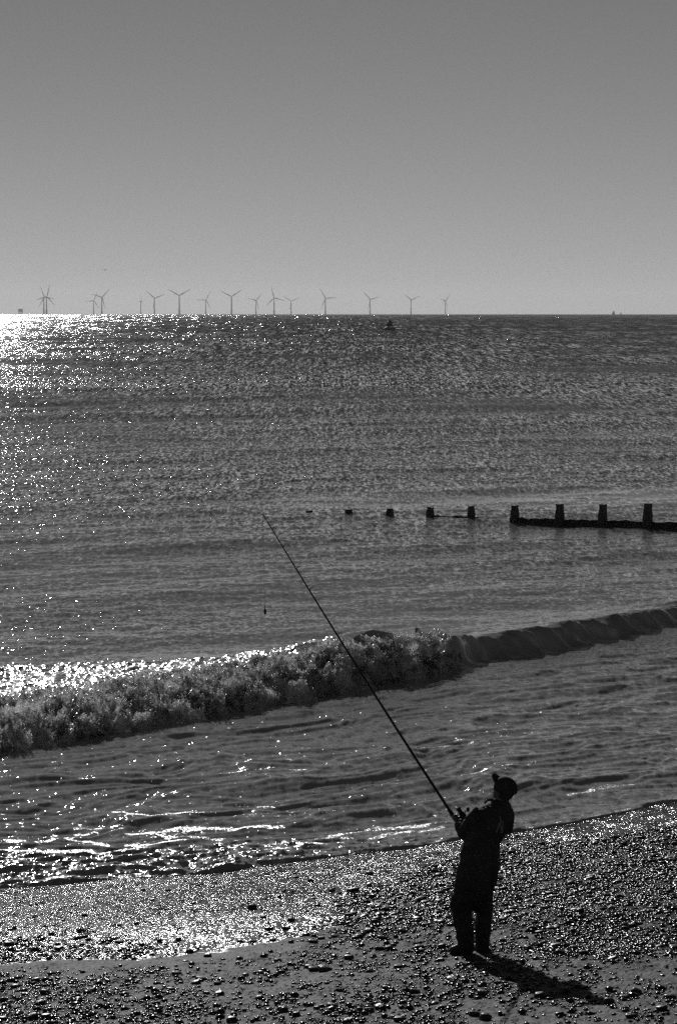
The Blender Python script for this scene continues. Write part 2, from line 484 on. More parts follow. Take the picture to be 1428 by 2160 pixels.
def build_sea():
    rows = np.concatenate([px_rows(30.5, 900, .62), np.geomspace(920, 22000, 90)])
    cols = fan_cols(math.tan(R(8.2)), math.tan(R(17)), 900, 60)
    Y = rows[:, None]+0*cols[None, :]; X = rows[:, None]*cols[None, :]
    nr, nc = Y.shape
    dY = np.gradient(rows)[:, None]; dX = rows[:, None]*(cols[nc//2+1]-cols[nc//2])
    h = np.zeros_like(Y)
    s = shore_s(X, Y)
    sw, brk, u, t, w, wf = swell(X, Y)
    # wind patches: where the small waves are stronger or weaker
    patch = fbm(X/26, Y/60, 1.7, 3)
    inshore = sstep(-1, 1.5, -(w))              # 1 shoreward of the breaker
    small = np.clip(.95+.55*patch, .25, 1.6)
    slick = np.exp(-((Y-103.5-.15*X)/5)**2)*sstep(-5.5, -1, X+1.5*pn(Y*.7, X*.3, 4))*(.75+.5*fbm(X*.3, Y*1.1, 3.3, 3))
    small *= 1-.8*np.clip(slick, 0, 1)
    small *= np.where(Y < 300, .85+.15*sstep(55, 130, Y), 1)
    just_behind = np.exp(-((u-3.5)/3.0)**2)*(1-.0*brk)
    small *= 1-.45*just_behind
    small *= 1+.15*inshore
    for kx, ky, a, ph, lam in WAVES:
        att = sstep(2.6, 1.3, np.abs(ky)*dY)*sstep(2.6, 1.3, abs(kx)*dX)
        kk = math.hypot(kx, ky); att = att*sstep(6.5, 3.0, kk*dY)
        rowsel = np.nonzero(att[:, 0] > 1e-3)[0]
        if len(rowsel) == 0: continue
        r1 = rowsel[-1]+1
        amp = a*att[:r1]
        big = lam > 1.8
        Xs, Ys = X[:r1], Y[:r1]
        h[:r1] += amp*np.sin(kx*Xs+ky*Ys+ph)*((.8+.0*small[:r1]) if big else small[:r1])
    calm = sstep(0, -3.0, s)
    h *= .25+.75*calm
    # long low ripples rolling in between the breaker and the beach
    a_ = X*AX[0]+Y*AX[1]
    rip = fbm(a_*.36+.5*fbm(a_*.5, s*.5, 2.7, 2), s*1.0+.6*fbm(a_*.3, s*.4, 8.7, 2), 5.2, 4, .62)
    h += inshore*.062*rip*sstep(0.2, -2.0, s)*sstep(-22, -14, s)
    z = h + sw*sstep(.5, -4, s) + earth(X, Y)
    # swash: a thin tongue climbing the sand, ending in a small lip
    bz = beach_z(X, Y)
    PX, PY = project(X, Y, 0*Y)
    film = .012+.020*np.clip(fbm(a_*1.1, s*3.2, 8.8, 4)+.5, 0, 1.3)+.016*np.exp(-((s+.16)/.14)**2)*sstep(150, 420, PX)*(.6+.9*np.clip(fbm(a_*.9, 0*a_, 4.1, 2)+.3, 0, 1))
    swl = sstep(-3.2, -.2, s)
    edge = .16*fbm(a_*.8, 0*a_, 2.2, 4)
    leftm = sstep(620, 420, PX)
    z = np.where(s > -3.2, np.maximum(z, bz+film*swl*1.0-.3*(1-swl)), z)
    z = np.where(s > edge-.05, bz+film-(s-edge+.05)*.9, z)
    z = np.where(s > edge+.25, bz-.25, z)
    # shader slope amplitude
    lD = np.log10(Y)
    rms = np.interp(lD, [1.5, 1.7, 1.95, 2.3, 2.7, 3.1, 3.6, 4.3], [.075, .085, .125, .165, .18, .19, .195, .195])
    rms = rms*np.clip(.9+.75*patch, .3, 1.6)*(1-.85*np.clip(slick, 0, 1))*(1-.35*just_behind)
    # broken surface behind the bore catches the sun
    back = brk*sstep(.2, .9, u)*sstep(9.5, 6.5, w+1.1*(t-8))*sstep(56.6, 55.0, Y+.5*fbm(X*.7, Y*.4, .5, 3))
    h2 = (np.abs(fbm(X*2.2, Y*1.0, 1.1, 4))*.07+.02*pn(X*7, Y*3, 1))*back
    z = z+h2
    rms = rms+.13*back
    foamish = swash_zone(PX, PY, s, a_)
    rms = rms+.28*foamish[1]
    z = z+.05*foamish[1]*fbm(a_*1.6, s*4.5, 3.3, 4)*(s < 0)
    rgh = np.interp(lD, [1.5, 2, 2.5, 3, 4.3], [.03, .035, .05, .09, .16])+.10*back+.06*foamish[1]
    foam = foamish[0]+.42*back*(fbm(X*1.4, Y*.9, 4.4, 3) > -.1)
    foam = np.maximum(foam, shoulder_flecks(PX, PY, X, Y))
    lc = [math.log10(q) for q in (60, 130, 280, 600, 1300, 3000)]
    LW = []
    for i, c in enumerate(lc):
        xp = ([lc[i-1], c] if i else [c-1, c])+([lc[i+1]] if i < 5 else [c+1])
        fp = ([0.0, 1.0] if i else [1.0, 1.0])+([0.0] if i < 5 else [1.0])
        LW.append(np.interp(lD, xp, fp)**.75)
    one = np.ones_like(LW[0])
    V = np.stack([X, Y, z], -1).reshape(-1, 3)
    cols4 = np.stack(LW[:3]+[one], -1).reshape(-1, 4); cols5 = np.stack(LW[3:]+[one], -1).reshape(-1, 4)
    o = mesh_np('sea', V, grid_faces(nr, nc), M_SEA,
                attrs={'chop': rms/.11, 'rgh': rgh, 'foam': foam, 'lean': np.interp(lD, [1.7, 1.95, 2.2, 2.6, 3.2], [.01, .04, .07, .125, .20])*(1-.95*np.clip(slick, 0, 1)),  # next: the slick's pale sky reflection is painted into the water colour
                       'silt_and_sheen': .14*np.clip(slick, 0, 1)+np.interp(lD, [1.5, 1.7, 1.78, 2.0, 2.4, 2.8], [.38, .34, .27, .22, .12, .03])+(.02+.26*sstep(.12, .0, np.abs(pn((t+w*.9)*1.5, w*.5, 3.1)))+.14*sstep(.1, 0, np.abs(pn((t+w*.9)*4.1, w*.9, 9.1))))*(1-brk)*np.exp(-((u+.35)/.5)**2)*(Y > 50)}, cols={'layers': cols4, 'layers_far': cols5})  # shoulder: foam streaks, plus a faint painted glow of light through the wave
    tag(o, 'dark rippled sea glittering under the sun, reaching from the beach to the horizon', 'sea', kind='structure')
    return o

def seg_dist(PX, PY, pts, sy=2.2):
    d = np.full(PX.shape, 1e9)
    for (x0, y0), (x1, y1) in zip(pts, pts[1:]):
        vx, vy = x1-x0, (y1-y0)*sy
        wx, wy = PX-x0, (PY-y0)*sy
        tt = np.clip((wx*vx+wy*vy)/(vx*vx+vy*vy), 0, 1)
        d = np.minimum(d, np.hypot(wx-tt*vx, wy-tt*vy))
    return d
STRANDS = [
    ([(240, 1714), (275, 1722), (320, 1724), (360, 1718), (430, 1712)], 5, .8),
    ([(20, 1771), (90, 1772), (130, 1764), (165, 1768), (200, 1776), (225, 1778)], 6, .8),
    ([(265, 1751), (330, 1751), (350, 1758), (400, 1762), (470, 1760)], 6, .8),
    ([(345, 1752), (375, 1743), (430, 1742), (500, 1744), (600, 1746)], 8, .8),
    ([(155, 1742), (178, 1739), (215, 1738)], 4, .7), ([(270, 1776), (330, 1772), (400, 1768)], 5, .7),
    ([(500, 1700), (540, 1698), (600, 1700)], 4, .6), ([(480, 1635), (560, 1630), (640, 1633)], 3, .6),
    ([(505, 1620), (545, 1612), (620, 1618)], 4, .62), ([(880, 1593), (920, 1588), (1000, 1572)], 4, .6),
    ([(960, 1568), (1000, 1560)], 3, .6), ([(1030, 1548), (1080, 1560), (1060, 1545)], 3, .55),
    ([(980, 1640), (1030, 1628), (1110, 1620), (1125, 1612)], 5, .58),
    ([(0, 1790), (100, 1790), (220, 1789), (320, 1783)], 9, .75),
    ([(700, 1758), (760, 1745), (830, 1738), (900, 1735)], 13, .72),
    ([(780, 1762), (850, 1750), (930, 1742)], 9, .66),
    ([(1200, 1672), (1260, 1665), (1330, 1655)], 11, .6), ([(420, 1790), (520, 1780), (640, 1765), (740, 1765)], 6, .66),
    ([(560, 1790), (650, 1778), (720, 1775)], 6, .66)]
def swash_zone(PX, PY, s, a_):
    """returns (foam, broken thin water) near the water's edge"""
    wobx = PX+14*pn(PX/60, PY/14, 1.1)+6*pn(PX/17, PY/6, 2.1); woby = PY+5*pn(PX/70, PY/20, 7.1)
    foam = np.zeros_like(PX)
    near = (PY > 1500) & (PY < 1920)
    x, y = wobx[near], woby[near]
    f = np.zeros_like(x)
    for pts, wd, st in STRANDS:
        f = np.maximum(f, (st+.22*pn(x/16, y/5, 3.9))*sstep(wd*1.5, wd*.2, seg_dist(x, y, pts)))
    # small flecks drifting on the surface
    fl = pn(PX[near]/11, PY[near]/3.6, 9.9)
    f = np.maximum(f, .62*sstep(.50, .62, fl)*sstep(1600, 1700, PY[near]))
    foam[near] = f
    br = sstep(1783-.0*PX, 1800, PY+.035*(PX-0)+6*pn(PX/50, PY/9, 3.3))*sstep(960, 560, PX)
    br = np.maximum(br, .55*sstep(1.3, .3, -s)*sstep(1428, 700, PX))
    br = br*(s < .4)
    foam = foam+.50*br*sstep(.0, .35, fbm(a_*1.3, s*5, 6.6, 3))*sstep(900, 300, PX)
    lace = fbm(a_*1.0+.6*fbm(a_*2, s*2, 1, 2), s*2.4, 2.9, 4, .6)
    band = sstep(-6.5, -3.0, s)*(s < .3)*sstep(1300, 500, PX)*sstep(-.25, .25, fbm(a_*.25, s*.7, 6.1, 2))
    foam = np.maximum(foam, .66*sstep(.075, .02, np.abs(lace))*band)
    lip = np.exp(-((s+.06)/.07)**2)*sstep(-.05, .3, fbm(a_*2.5, s*2, 7.7, 3))
    foam = np.maximum(foam, .62*lip)
    return foam, br
def shoulder_flecks(PX, PY, X, Y):
    n = pn(PX/9, PY/3.0, 12.3)
    return .6*sstep(.55, .66, n)*sstep(1440, 1500, PY)*sstep(1900, 1700, PY)

# ------------------------------------------------------------------ the beach
def poly_in(PX, PY, pts):
    ins = np.zeros(PX.shape, bool)
    n = len(pts)
    for i in range(n):
        x0, y0 = pts[i]; x1, y1 = pts[(i+1) % n]
        if y0 == y1: continue
        c = ((y0 > PY) != (y1 > PY)) & (PX < (x1-x0)*(PY-y0)/(y1-y0)+x0)
        ins ^= c
    return ins
LOW_X = [-400, 0, 200, 360, 500, 620, 720, 820, 900, 1000, 1100, 1250, 1428, 1800]
LOW_Y = [2050, 2030, 2022, 2014, 2004, 1982, 1950, 1900, 1862, 1828, 1798, 1775, 1752, 1700]     # lower edge of the glistening wet band
SHB_Y = [2300, 2200, 2120, 2060, 2010, 1955, 1905, 1872, 1848, 1822, 1795, 1770, 1748, 1695]
def beach_zones(X, Y, Z):
    PX, PY = project(X, Y, Z)
    n1 = fbm(X*.9, Y*.45, .3, 4); n2 = fbm(X*2.2, Y*1.1, 4.3, 4)
    low = np.interp(PX, LOW_X, LOW_Y)+14*fbm(X*.8, Y*.9, 3.1, 3)+5*n2
    wet = sstep(1.6, -1.6, PY-low+sstep(260, 0, PX)*26*n2)
    up = np.interp(PX, LOW_X, SHB_Y)+10*n1
    shing = sstep(-8, 14, PY-up)*sstep(2010, 1930, PY+60*n1-.02*(PX-1100))*sstep(640, 900, PX+160*n2+60*n1)
    puddle = sstep(.1, .4, n2+.35*np.exp(-((PX-770)/110)**2-((PY-1915)/38)**2)*2-.55)*sstep(560, 660, PX)*sstep(960, 880, PX)*sstep(1990, 1950, PY)
    streak = np.exp(-((PY-(1912-.16*(PX-780)))/5.5)**2)*sstep(780, 820, PX)*sstep(930, 900, PX)
    wet = np.maximum(wet, np.maximum(.9*puddle, .85*streak))
    return PX, PY, wet, shing, n1, n2

def build_beach():
    H0 = 6.0
    rows = np.concatenate([np.linspace(2, 19.5, 40), px_rows(20, 50, .62, H0)])
    cols = fan_cols(math.tan(R(8.2)), math.tan(R(19)), 840, 60)
    Y = rows[:, None]+0*cols[None, :]; X = rows[:, None]*cols[None, :]
    nr, nc = Y.shape
    Z = beach_z(X, Y)
    PX, PY, wet, shing, n1, n2 = beach_zones(X, Y, Z)
    s = shore_s(X, Y)
    a_ = X*AX[0]+Y*AX[1]
    land = sstep(-.2, .8, s)
    Z = Z+.035*land*fbm(a_*.35, s*.5, 2.0, 3)+.022*shing*fbm(a_*1.2, s*2.2, 6.0, 3)
    Z = Z+land*(.004+.006*(1-wet))*fbm(X*4, Y*4, 1.0, 3)
    Z = Z+.012*shing*fbm(X*14, Y*14, 1.0, 3)+.004*pn(X*30, Y*22, 2.0)*land
    # the angler's footprints press the sand a little; low ridge beyond the wet band
    Z = Z-.03*sstep(.15, -.1, s)*sstep(-1, 0, s)*0
    lowe = np.interp(PX, LOW_X, LOW_Y)
    dn = (PY-1850+.08*(PX-400))/(lowe-1850+.08*(PX-400)+1e-6)         # 0 near the water, 1 at the lower edge of the wet band
    grit = 1.1+1.2*shing+wet*(3.1-1.9*sstep(.3, .9, dn+.25*fbm(X*.5, Y*1.6, 9.1, 3)))
    streaks = fbm(a_*.28, s*2.1, 4.0, 4, .6); speck = fbm(X*6, Y*3.5, 5.0, 2)
    gloss = .62*wet*np.clip(.14+.85*sstep(.3, .75, dn)*sstep(900, 450, PX)+.6*streaks+.25*speck, .03, 1)
    gloss = gloss+.10*(1-wet)+.25*shing*(1-wet)*0
    V = np.stack([X, Y, Z], -1).reshape(-1, 3)
    o = mesh_np('beach', V, grid_faces(nr, nc), M_BEACH, attrs={'wet': wet, 'grit': grit, 'gloss': gloss, 'pebbly': shing})
    tag(o, 'sloping sand and shingle beach with a glistening wet band at the water', 'beach', kind='structure')
    return o
def land_z(x, y):
    x = np.atleast_1d(np.asarray(x, float)); y = np.atleast_1d(np.asarray(y, float))
    s = shore_s(x, y); a_ = x*AX[0]+y*AX[1]
    return beach_z(x, y)+.035*sstep(-.2, .8, s)*fbm(a_*.35, s*.5, 2.0, 3)
def on_land(px, py):
    p = ground(px, py, .8)
    for i in range(8):
        p = ground(px, py, float(land_z(p.x, p.y)[0]))
    return p

build_sea()
build_beach()

# ------------------------------------------------------------------ breaking foam of the wave
def build_froth():
    # a rolled skin along the bore: t along, q around the profile; displaced into cauliflower lumps
    tt = np.arange(-4.5, T_END+1.3, .028)
    qq = np.linspace(0, 1, 150)
    T, Q = np.meshgrid(tt, qq, indexing='ij')
    Hh = np.interp(T, [-20, 0, 5, 9, T_END-3.5, T_END-1.6, T_END-.4, T_END+.35, T_END+1.3], [.40, .42, .44, .50, .64, .92, .74, .48, .05])
    Hh = Hh*(1+.22*pn(T*.9, 0*T, 1.3)+.15*pn(T*2.6, 0*T, 4.3))
    foot = .22*pn(T*.8, 0*T, 6.1)+.14*pn(T*2.3, 0*T, 2.2)-.05
    foot = foot+.60*sstep(T_END-.9, T_END+1.0, T)
    back = np.interp(T, [-20, 2, 8, T_END-2, T_END], [3.0, 2.6, 2.2, 1.5, .9])
    # profile: foot -> bulging face -> top -> slopes back
    a = np.clip(Q/.5, 0, 1)
    roll = np.interp(T, [-20, 7, T_END-3, T_END-1], [1.55, 1.35, .8, .35])
    W = foot+.20*np.clip(a/.4, 0, 1)**1.3+roll*np.clip((a-.4)/.6, 0, 1)+np.clip((Q-.5)/.5, 0, 1)*back
    Zc = Hh*(.46*np.sin(np.clip(a/.4, 0, 1)*math.pi/2)**.8+.54*np.sin(np.clip((a-.4)/.6, 0, 1)*math.pi/2)**.9)
    b = np.clip((Q-.5)/.5, 0, 1)
    Zc = Zc*(1-.62*b**1.1)-.06
    Xw = A0.x+WD.x*T+WM.x*W; Yw = A0.y+WD.y*T+WM.y*W
    P = np.stack([Xw, Yw, Zc], -1)
    du = np.gradient(P, axis=0); dv = np.gradient(P, axis=1)
    Nn = np.cross(du, dv); Nn /= np.linalg.norm(Nn, axis=-1)[..., None]+1e-9
    if Nn[..., 2].mean() < 0: Nn = -Nn
    x, y, z = P[..., 0], P[..., 1], P[..., 2]
    big = 1-2*np.abs(fbm(x*1.9, y*1.9, z*2.2, 2, .5))
    med = 1-2*np.abs(fbm(x*6, y*6, z*6+3, 2, .55))
    sml = 1-2*np.abs(fbm(x*17, y*17, z*17+9, 2, .6))
    amp = sstep(0, .12, Q)*(1-.62*b)
    clus = sstep(-.35, .45, pn(x*1.1, y*1.1, z*2+7))
    d = (.30*(big-.5)+.17*(med-.5)*(.3+clus)+.04*(sml-.5)*(.4+.6*clus)+.010*pn(x*45, y*45, z*45))*amp
    P = P+Nn*d[..., None]; P[..., 2] += .12*np.maximum(d, 0)
    nr, nc = T.shape
    return P, grid_faces(nr, nc), Nn, amp, b
P, F, Nn, amp, bb = build_froth()
fr = mesh_np('breaking_wave', P.reshape(-1, 3), F, M_FROTH)
tag(fr, 'churning white foam front of the breaking wave rolling towards the beach', 'foam', kind='stuff')

ico = {}
for sub in (1, 2, 3):
    b_ = bmesh.new(); bmesh.ops.create_icosphere(b_, subdivisions=sub, radius=1)
    ico[sub] = (np.array([v.co[:] for v in b_.verts]), np.array([[v.index for v in f.verts] for f in b_.faces]))
    b_.free()
def merged_blobs(name, C, Sc, mat, sub=1, yaw=None, tilt=.25, jitter=.18, r=None):
    """many small pebbles or clumps as ONE mesh: centres C (n,3), radii Sc (n,3)"""
    r = r or np.random.default_rng(3)
    v0, f0 = ico[sub]; n = len(C); k = len(v0)
    V = np.repeat(v0[None], n, 0)*(1+jitter*r.normal(size=(n, k, 1)).clip(-1.6, 1.6))
    V = V*Sc[:, None, :]
    a = r.uniform(0, 6.28, n) if yaw is None else yaw
    tx = r.normal(size=n)*tilt
    ct, st_ = np.cos(tx)[:, None], np.sin(tx)[:, None]
    y1 = V[..., 1]*ct-V[..., 2]*st_; z1 = V[..., 1]*st_+V[..., 2]*ct
    ca, sa = np.cos(a)[:, None], np.sin(a)[:, None]
    x2 = V[..., 0]*ca-y1*sa; y2 = V[..., 0]*sa+y1*ca
    V = np.stack([x2, y2, z1], -1)+C[:, None, :]
    F_ = (f0[None]+(np.arange(n)*k)[:, None, None]).reshape(-1, 3)
    return mesh_np(name, V.reshape(-1, 3), F_, mat)

# flying clots and drops of foam standing off the front
r = np.random.default_rng(11)
Pf = P.reshape(-1, 3); Nf = Nn.reshape(-1, 3); wgt = (amp*(1-bb)**1.2*sstep(-.25, .6, pn(P[..., 0]*2.1, P[..., 1]*2.1, P[..., 2]*3))).ravel(); wgt /= wgt.sum()
idx = r.choice(len(Pf), 60000, p=wgt)
off = r.exponential(.028, len(idx)).clip(0, .16)
C = Pf[idx]+Nf[idx]*off[:, None]+r.normal(size=(len(idx), 3))*.012
C[:, 2] = np.maximum(C[:, 2]+off*.35, .01)
sz = r.lognormal(math.log(.0085), .5, len(idx))*(1-off*3.5).clip(.35, 1)
Sc = np.stack([sz*r.uniform(.6, 1.1, len(sz)), sz*r.uniform(.6, 1.1, len(sz)), sz*r.uniform(.7, 1.4, len(sz))], -1)
sp_ = merged_blobs('foam_spray', C, Sc, M_SPRAY, 1, tilt=.6, r=r)
tag(sp_, 'small clots and drops of foam thrown up by the breaking wave', 'spray', kind='stuff')

# ------------------------------------------------------------------ stones and shingle
BIG = [(532, 1917, 20), (556, 1936, 13), (614, 1942, 17), (567, 1961, 19), (604, 1960, 18), (576, 1985, 14), (449, 1951, 7),
       (289, 1948, 9), (252, 1989, 20), (228, 1991, 10), (337, 1987, 13), (377, 1983, 14), (507, 1987, 14), (534, 1988, 13),
       (678, 1981, 15), (707, 1977, 17), (625, 1852, 10), (655, 1859, 12), (587, 1891, 8), (600, 1878, 6), (439, 2018, 17),
       (392, 2029, 13), (374, 2055, 22), (411, 2062, 13), (363, 2088, 18), (459, 2077, 18), (293, 2070, 11), (166, 2112, 18),
       (53, 2099, 13), (494, 2142, 19), (489, 2155, 23), (625, 2143, 17), (547, 2108, 18), (698, 2132, 20), (668, 2128, 14),
       (595, 2053, 17), (653, 2042, 20), (681, 2049, 26), (585, 2028, 17), (519, 2058, 14), (550, 2052, 14), (932, 2000, 19),
       (890, 2008, 17), (736, 2023, 20), (814, 2086, 19), (840, 2043, 18), (746, 1878, 24), (922, 1929, 18), (779, 1868, 15),
       (791, 1947, 17), (1298, 1769, 18), (1177, 1789, 13), (1409, 1983, 22), (1081, 1926, 17), (1411, 2106, 28),
       (1023, 2152, 28), (1331, 2145, 24), (1179, 2142, 20), (915, 2119, 18), (935, 2127, 15), (779, 2132, 20), (759, 2131, 14),
       (1060, 1985, 16), (1075, 1999, 14), (700, 1880, 12), (720, 1990, 14), (757, 1975, 14), (830, 1995, 12)]
SPECIAL = {0: 'squarish dark stone on bright wet sand, above a cluster of stones left of centre',
           2: 'rounded dark stone on wet sand between the squarish stone and the shingle',
           8: 'flat dark stone on the lower edge of the bright wet sand at left',
           22: 'flat pale-topped stone lying on grey sand in the left foreground',
           6: 'tiny dark stone standing alone in the middle of the bright wet sand',
           28: 'small dark stone on grey sand near the bottom left corner',
           41: 'rounded dark stone touching the toe of the angler\'s left boot',
           43: 'domed dark stone alone on smooth grey sand left of the angler\'s feet',
           46: 'long flat dark stone on sparkling shingle left of the angler\'s coat',
           47: 'dark stone with a bright top just left of the angler\'s knees',
           50: 'dark stone at the top edge of the shingle on the right, near the water',
           52: 'pointed dark stone at the right edge, level with the angler\'s boots',
           54: 'large flat dark stone in the shingle at the lower right edge',
           55: 'large dark stone cut by the bottom edge below the angler\'s shadow'}
stone_meshes = []
for k in range(9):
    rr = np.random.default_rng(50+k)
    v, f = ico[3]
    off_ = rr.uniform(0, 50)
    q = v*(1, 1, 1)
    dsp = 1+.22*fbm(v[:, 0]*.9+off_, v[:, 1]*.9, v[:, 2]*.9, 2)+.05*pn(v[:, 0]*3+off_, v[:, 1]*3, v[:, 2]*3)
    v = v*dsp[:, None]
    lim = rr.uniform(.5, .8)
    v[:, 2] = np.where(v[:, 2] > lim, lim+(v[:, 2]-lim)*.25, v[:, 2])
    o = mesh_np('stone', v, f, M_STONE)
    stone_meshes.append(o.data)
    bpy.data.objects.remove(o)
GROUP = 'dark stones scattered on the beach'
ZONES = [('lying on the bright wet band by the water', 'stones on the bright wet band'),
         ('on grey sand in the left foreground', 'stones on the grey sand of the left foreground'),
         ('on the sand in front of the angler and his shadow', 'stones in front of the angler'),
         ('among the dense shingle on the right', 'stones among the shingle on the right'),
         ('in the middle of the beach left of the angler', 'stones left of the angler')]
def zone(px, py):
    if py < np.interp(px, LOW_X, LOW_Y) and px < 900: return ZONES[0]
    if px > 1000 and py < 2000: return ZONES[3]
    if px < 560: return ZONES[1]
    if py < 2010: return ZONES[4]
    return ZONES[2]
def place_stone(px, py, wpx, label=None, flat=None):
    p = on_land(px, py)
    rad = wpx/2.0*(p.y/FPX)*1.05
    o = bpy.data.objects.new('stone', random.choice(stone_meshes)); COL.objects.link(o)
    fl = flat or random.uniform(.5, .8)
    o.scale = (rad, rad*random.uniform(.7, .95), rad*fl)
    o.rotation_euler = (random.gauss(0, .12), random.gauss(0, .12), random.gauss(0, .5))
    o.location = (p.x, p.y, p.z+rad*fl*.45)
    zn = zone(px, py)
    tag(o, label or 'dark rounded stone '+zn[0], 'stone', zn[1])
for i, (a, b, c) in enumerate(BIG):
    place_stone(a, b, c, SPECIAL.get(i), .42 if i in (8, 22, 46) else None)

def scatter():
    r = np.random.default_rng(21)
    n = 900000
    # uniform on the ground inside the fan
    Yw = r.uniform(20.5, 41, n); Xw = r.uniform(-6.6, 8.0, n)
    keep = (np.abs(Xw) < Yw*.155) & (shore_s(Xw, Yw) > .12)
    Xw, Yw = Xw[keep], Yw[keep]
    Z = beach_z(Xw, Yw)
    PX, PY, wet, shing, n1, n2 = beach_zones(Xw, Yw, Z)
    Z = land_z(Xw, Yw)
    cl = fbm(Xw*1.1, Yw*.7, 7.7, 3); cl2 = fbm(Xw*3.2, Yw*1.8, 1.7, 3)
    fore = sstep(8, 40, PY-np.interp(PX, LOW_X, LOW_Y))*(1-shing)
    pr_f = fore*np.clip(.20+.42*cl2+.3*cl+.26*sstep(420, 0, PX)+.16*sstep(2060, 2160, PY), .04, .75)
    mid = sstep(600, 760, PX+100*cl)*sstep(1000, 900, PX)*sstep(2010, 1975, PY)*sstep(-30, 10, PY-np.interp(PX, LOW_X, SHB_Y))
    pr_f = np.maximum(pr_f, mid*(.24+.25*cl2))
    pr_f = np.where((PX > 980) & (PY > 1960), np.clip(.2+.4*cl2+.2*cl, .04, .6), pr_f)
    pr_s = shing*np.clip(.85+.5*cl2, .3, 1)
    lowe = np.interp(PX, LOW_X, LOW_Y)
    pr_w = (wet > .5)*(.006+.16*sstep(-26, -2, PY-lowe+16*cl2)*sstep(.0, .5, cl2+.3)+.55*sstep(1955, 2015, PY+30*cl2)*sstep(420, 60, PX+120*cl))
    u = r.uniform(size=len(Xw))
    k = u < np.clip(pr_f*1.5+pr_s+pr_w, 0, .98)*.5
    Xw, Yw, Z, shing, wet, PX, PY = (q[k] for q in (Xw, Yw, Z, shing, wet, PX, PY))
    m = len(Xw)
    size = r.lognormal(math.log(.0098), .60, m)            # radius
    size = np.where(shing > .5, r.lognormal(math.log(.0140), .52, m), size).clip(.005, .052)
    return Xw, Yw, Z, size, PX, PY, shing
Xp, Yp, Zp, Sp, PXp, PYp, SHp = scatter()
inside = (PXp > 5) & (PXp < 1423) & (PYp < 2155)
order = np.argsort(-np.where(inside, Sp, 0))
NIND = 210
for i in order[:NIND]:
    rad = float(Sp[i])
    o = bpy.data.objects.new('stone', random.choice(stone_meshes)); COL.objects.link(o)
    fl = random.uniform(.45, .75)
    o.scale = (rad, rad*random.uniform(.65, .95), rad*fl)
    o.rotation_euler = (random.gauss(0, .15), random.gauss(0, .15), random.gauss(0, .5))
    o.location = (float(Xp[i]), float(Yp[i]), float(Zp[i])+rad*fl*.45)
    zn = zone(float(PXp[i]), float(PYp[i]))
    tag(o, 'smaller dark pebble stone '+zn[0], 'stone', zn[1])
rest = order[NIND:]
r = np.random.default_rng(5)
fl = r.uniform(.34, .62, len(rest))
C = np.stack([Xp[rest], Yp[rest], Zp[rest]+Sp[rest]*fl*.5], -1)
Sc = np.stack([Sp[rest]*r.uniform(.9, 1.25, len(rest)), Sp[rest]*r.uniform(.6, .9, len(rest)), Sp[rest]*fl], -1)
sh = merged_blobs('shingle', C, Sc, M_SHINGLE, 1, yaw=r.normal(0, .7, len(rest))+.5, tilt=.28, jitter=.10, r=r)
tag(sh, 'wet glinting shingle and small pebbles strewn over the beach', 'pebbles', kind='stuff')
print('pebbles', len(rest))

# ------------------------------------------------------------------ groyne
M_TIMBER = mat_simple('groyne_timber', .05, .7, .4, 6)
M_WEED = mat_simple('weedy_plank', .04, .75, .5, 14)
gp = [(652, 1079.5, 1077, 14), (735, 1084.5, 1074, 15), (822, 1088.5, 1072, 16), (907, 1092, 1070, 16), (993, 1095.5, 1067, 16),
      (1086, 1101, 1065, 18), (1180, 1106, 1063, 18.5), (1270, 1110, 1063, 18.5), (1365, 1114, 1062, 20), (1460, 1118, 1061, 20), (1556, 1122, 1060, 20)]
g0 = ground(1365, 1114)
groyne = empty('groyne', (g0.x, g0.y, 0))
tag(groyne, 'old timber groyne of square posts and a low weedy plank wall standing in the sea', 'groyne')
gpos = []
ga = ground(652, 1079.5); gb = ground(1365, 1114)
grot = Matrix.Rotation(math.atan2(gb.y-ga.y, gb.x-ga.x), 3, 'Z')
for i, (x, yw, yt, wpx) in enumerate(gp):
    p = ground(x, yw); top = at(x, yt, p.y).z; wd = wpx*p.y/FPX*.86
    gpos.append(p)
    bm = bmesh.new()
    hh = [(-1.0, 1.0), (0.0, 1.02), (top*.35, 1.04), (top*.55, .98), (top*.72, .86), (top*.80, .80), (top-.03, .84), (top, .78)]
    if top < .25: hh = [(-1.0, 1), (0, 1), (top-.02, 1), (top, .9)]
    prev = None
    for hz, sc in hh:
        c = Vector((random.gauss(0, .006), random.gauss(0, .006), hz))
        ring = [bm.verts.new(c+grot @ Vector((sx*wd/2*sc*random.uniform(.95, 1.05), sy*wd/2*sc, random.uniform(-.012, .012)*(hz > 0)))) for sx, sy in
                ((-1, -.8), (-.8, -1), (.8, -1), (1, -.8), (1, .8), (.8, 1), (-.8, 1), (-1, .8))]
        if prev:
            for k in range(8): bm.faces.new((prev[k], prev[(k+1) % 8], ring[(k+1) % 8], ring[k]))
        prev = ring
    bm.faces.new(prev)
    o = bm_obj('post', bm, M_TIMBER, groyne, smooth=False)
    o.location = p-Vector((g0.x, g0.y, 0)); o.rotation_euler = (random.gauss(0, .02), random.gauss(0, .018), random.gauss(0, .08))
    if i == 0: o['label'] = 'post top just awash at the seaward end'
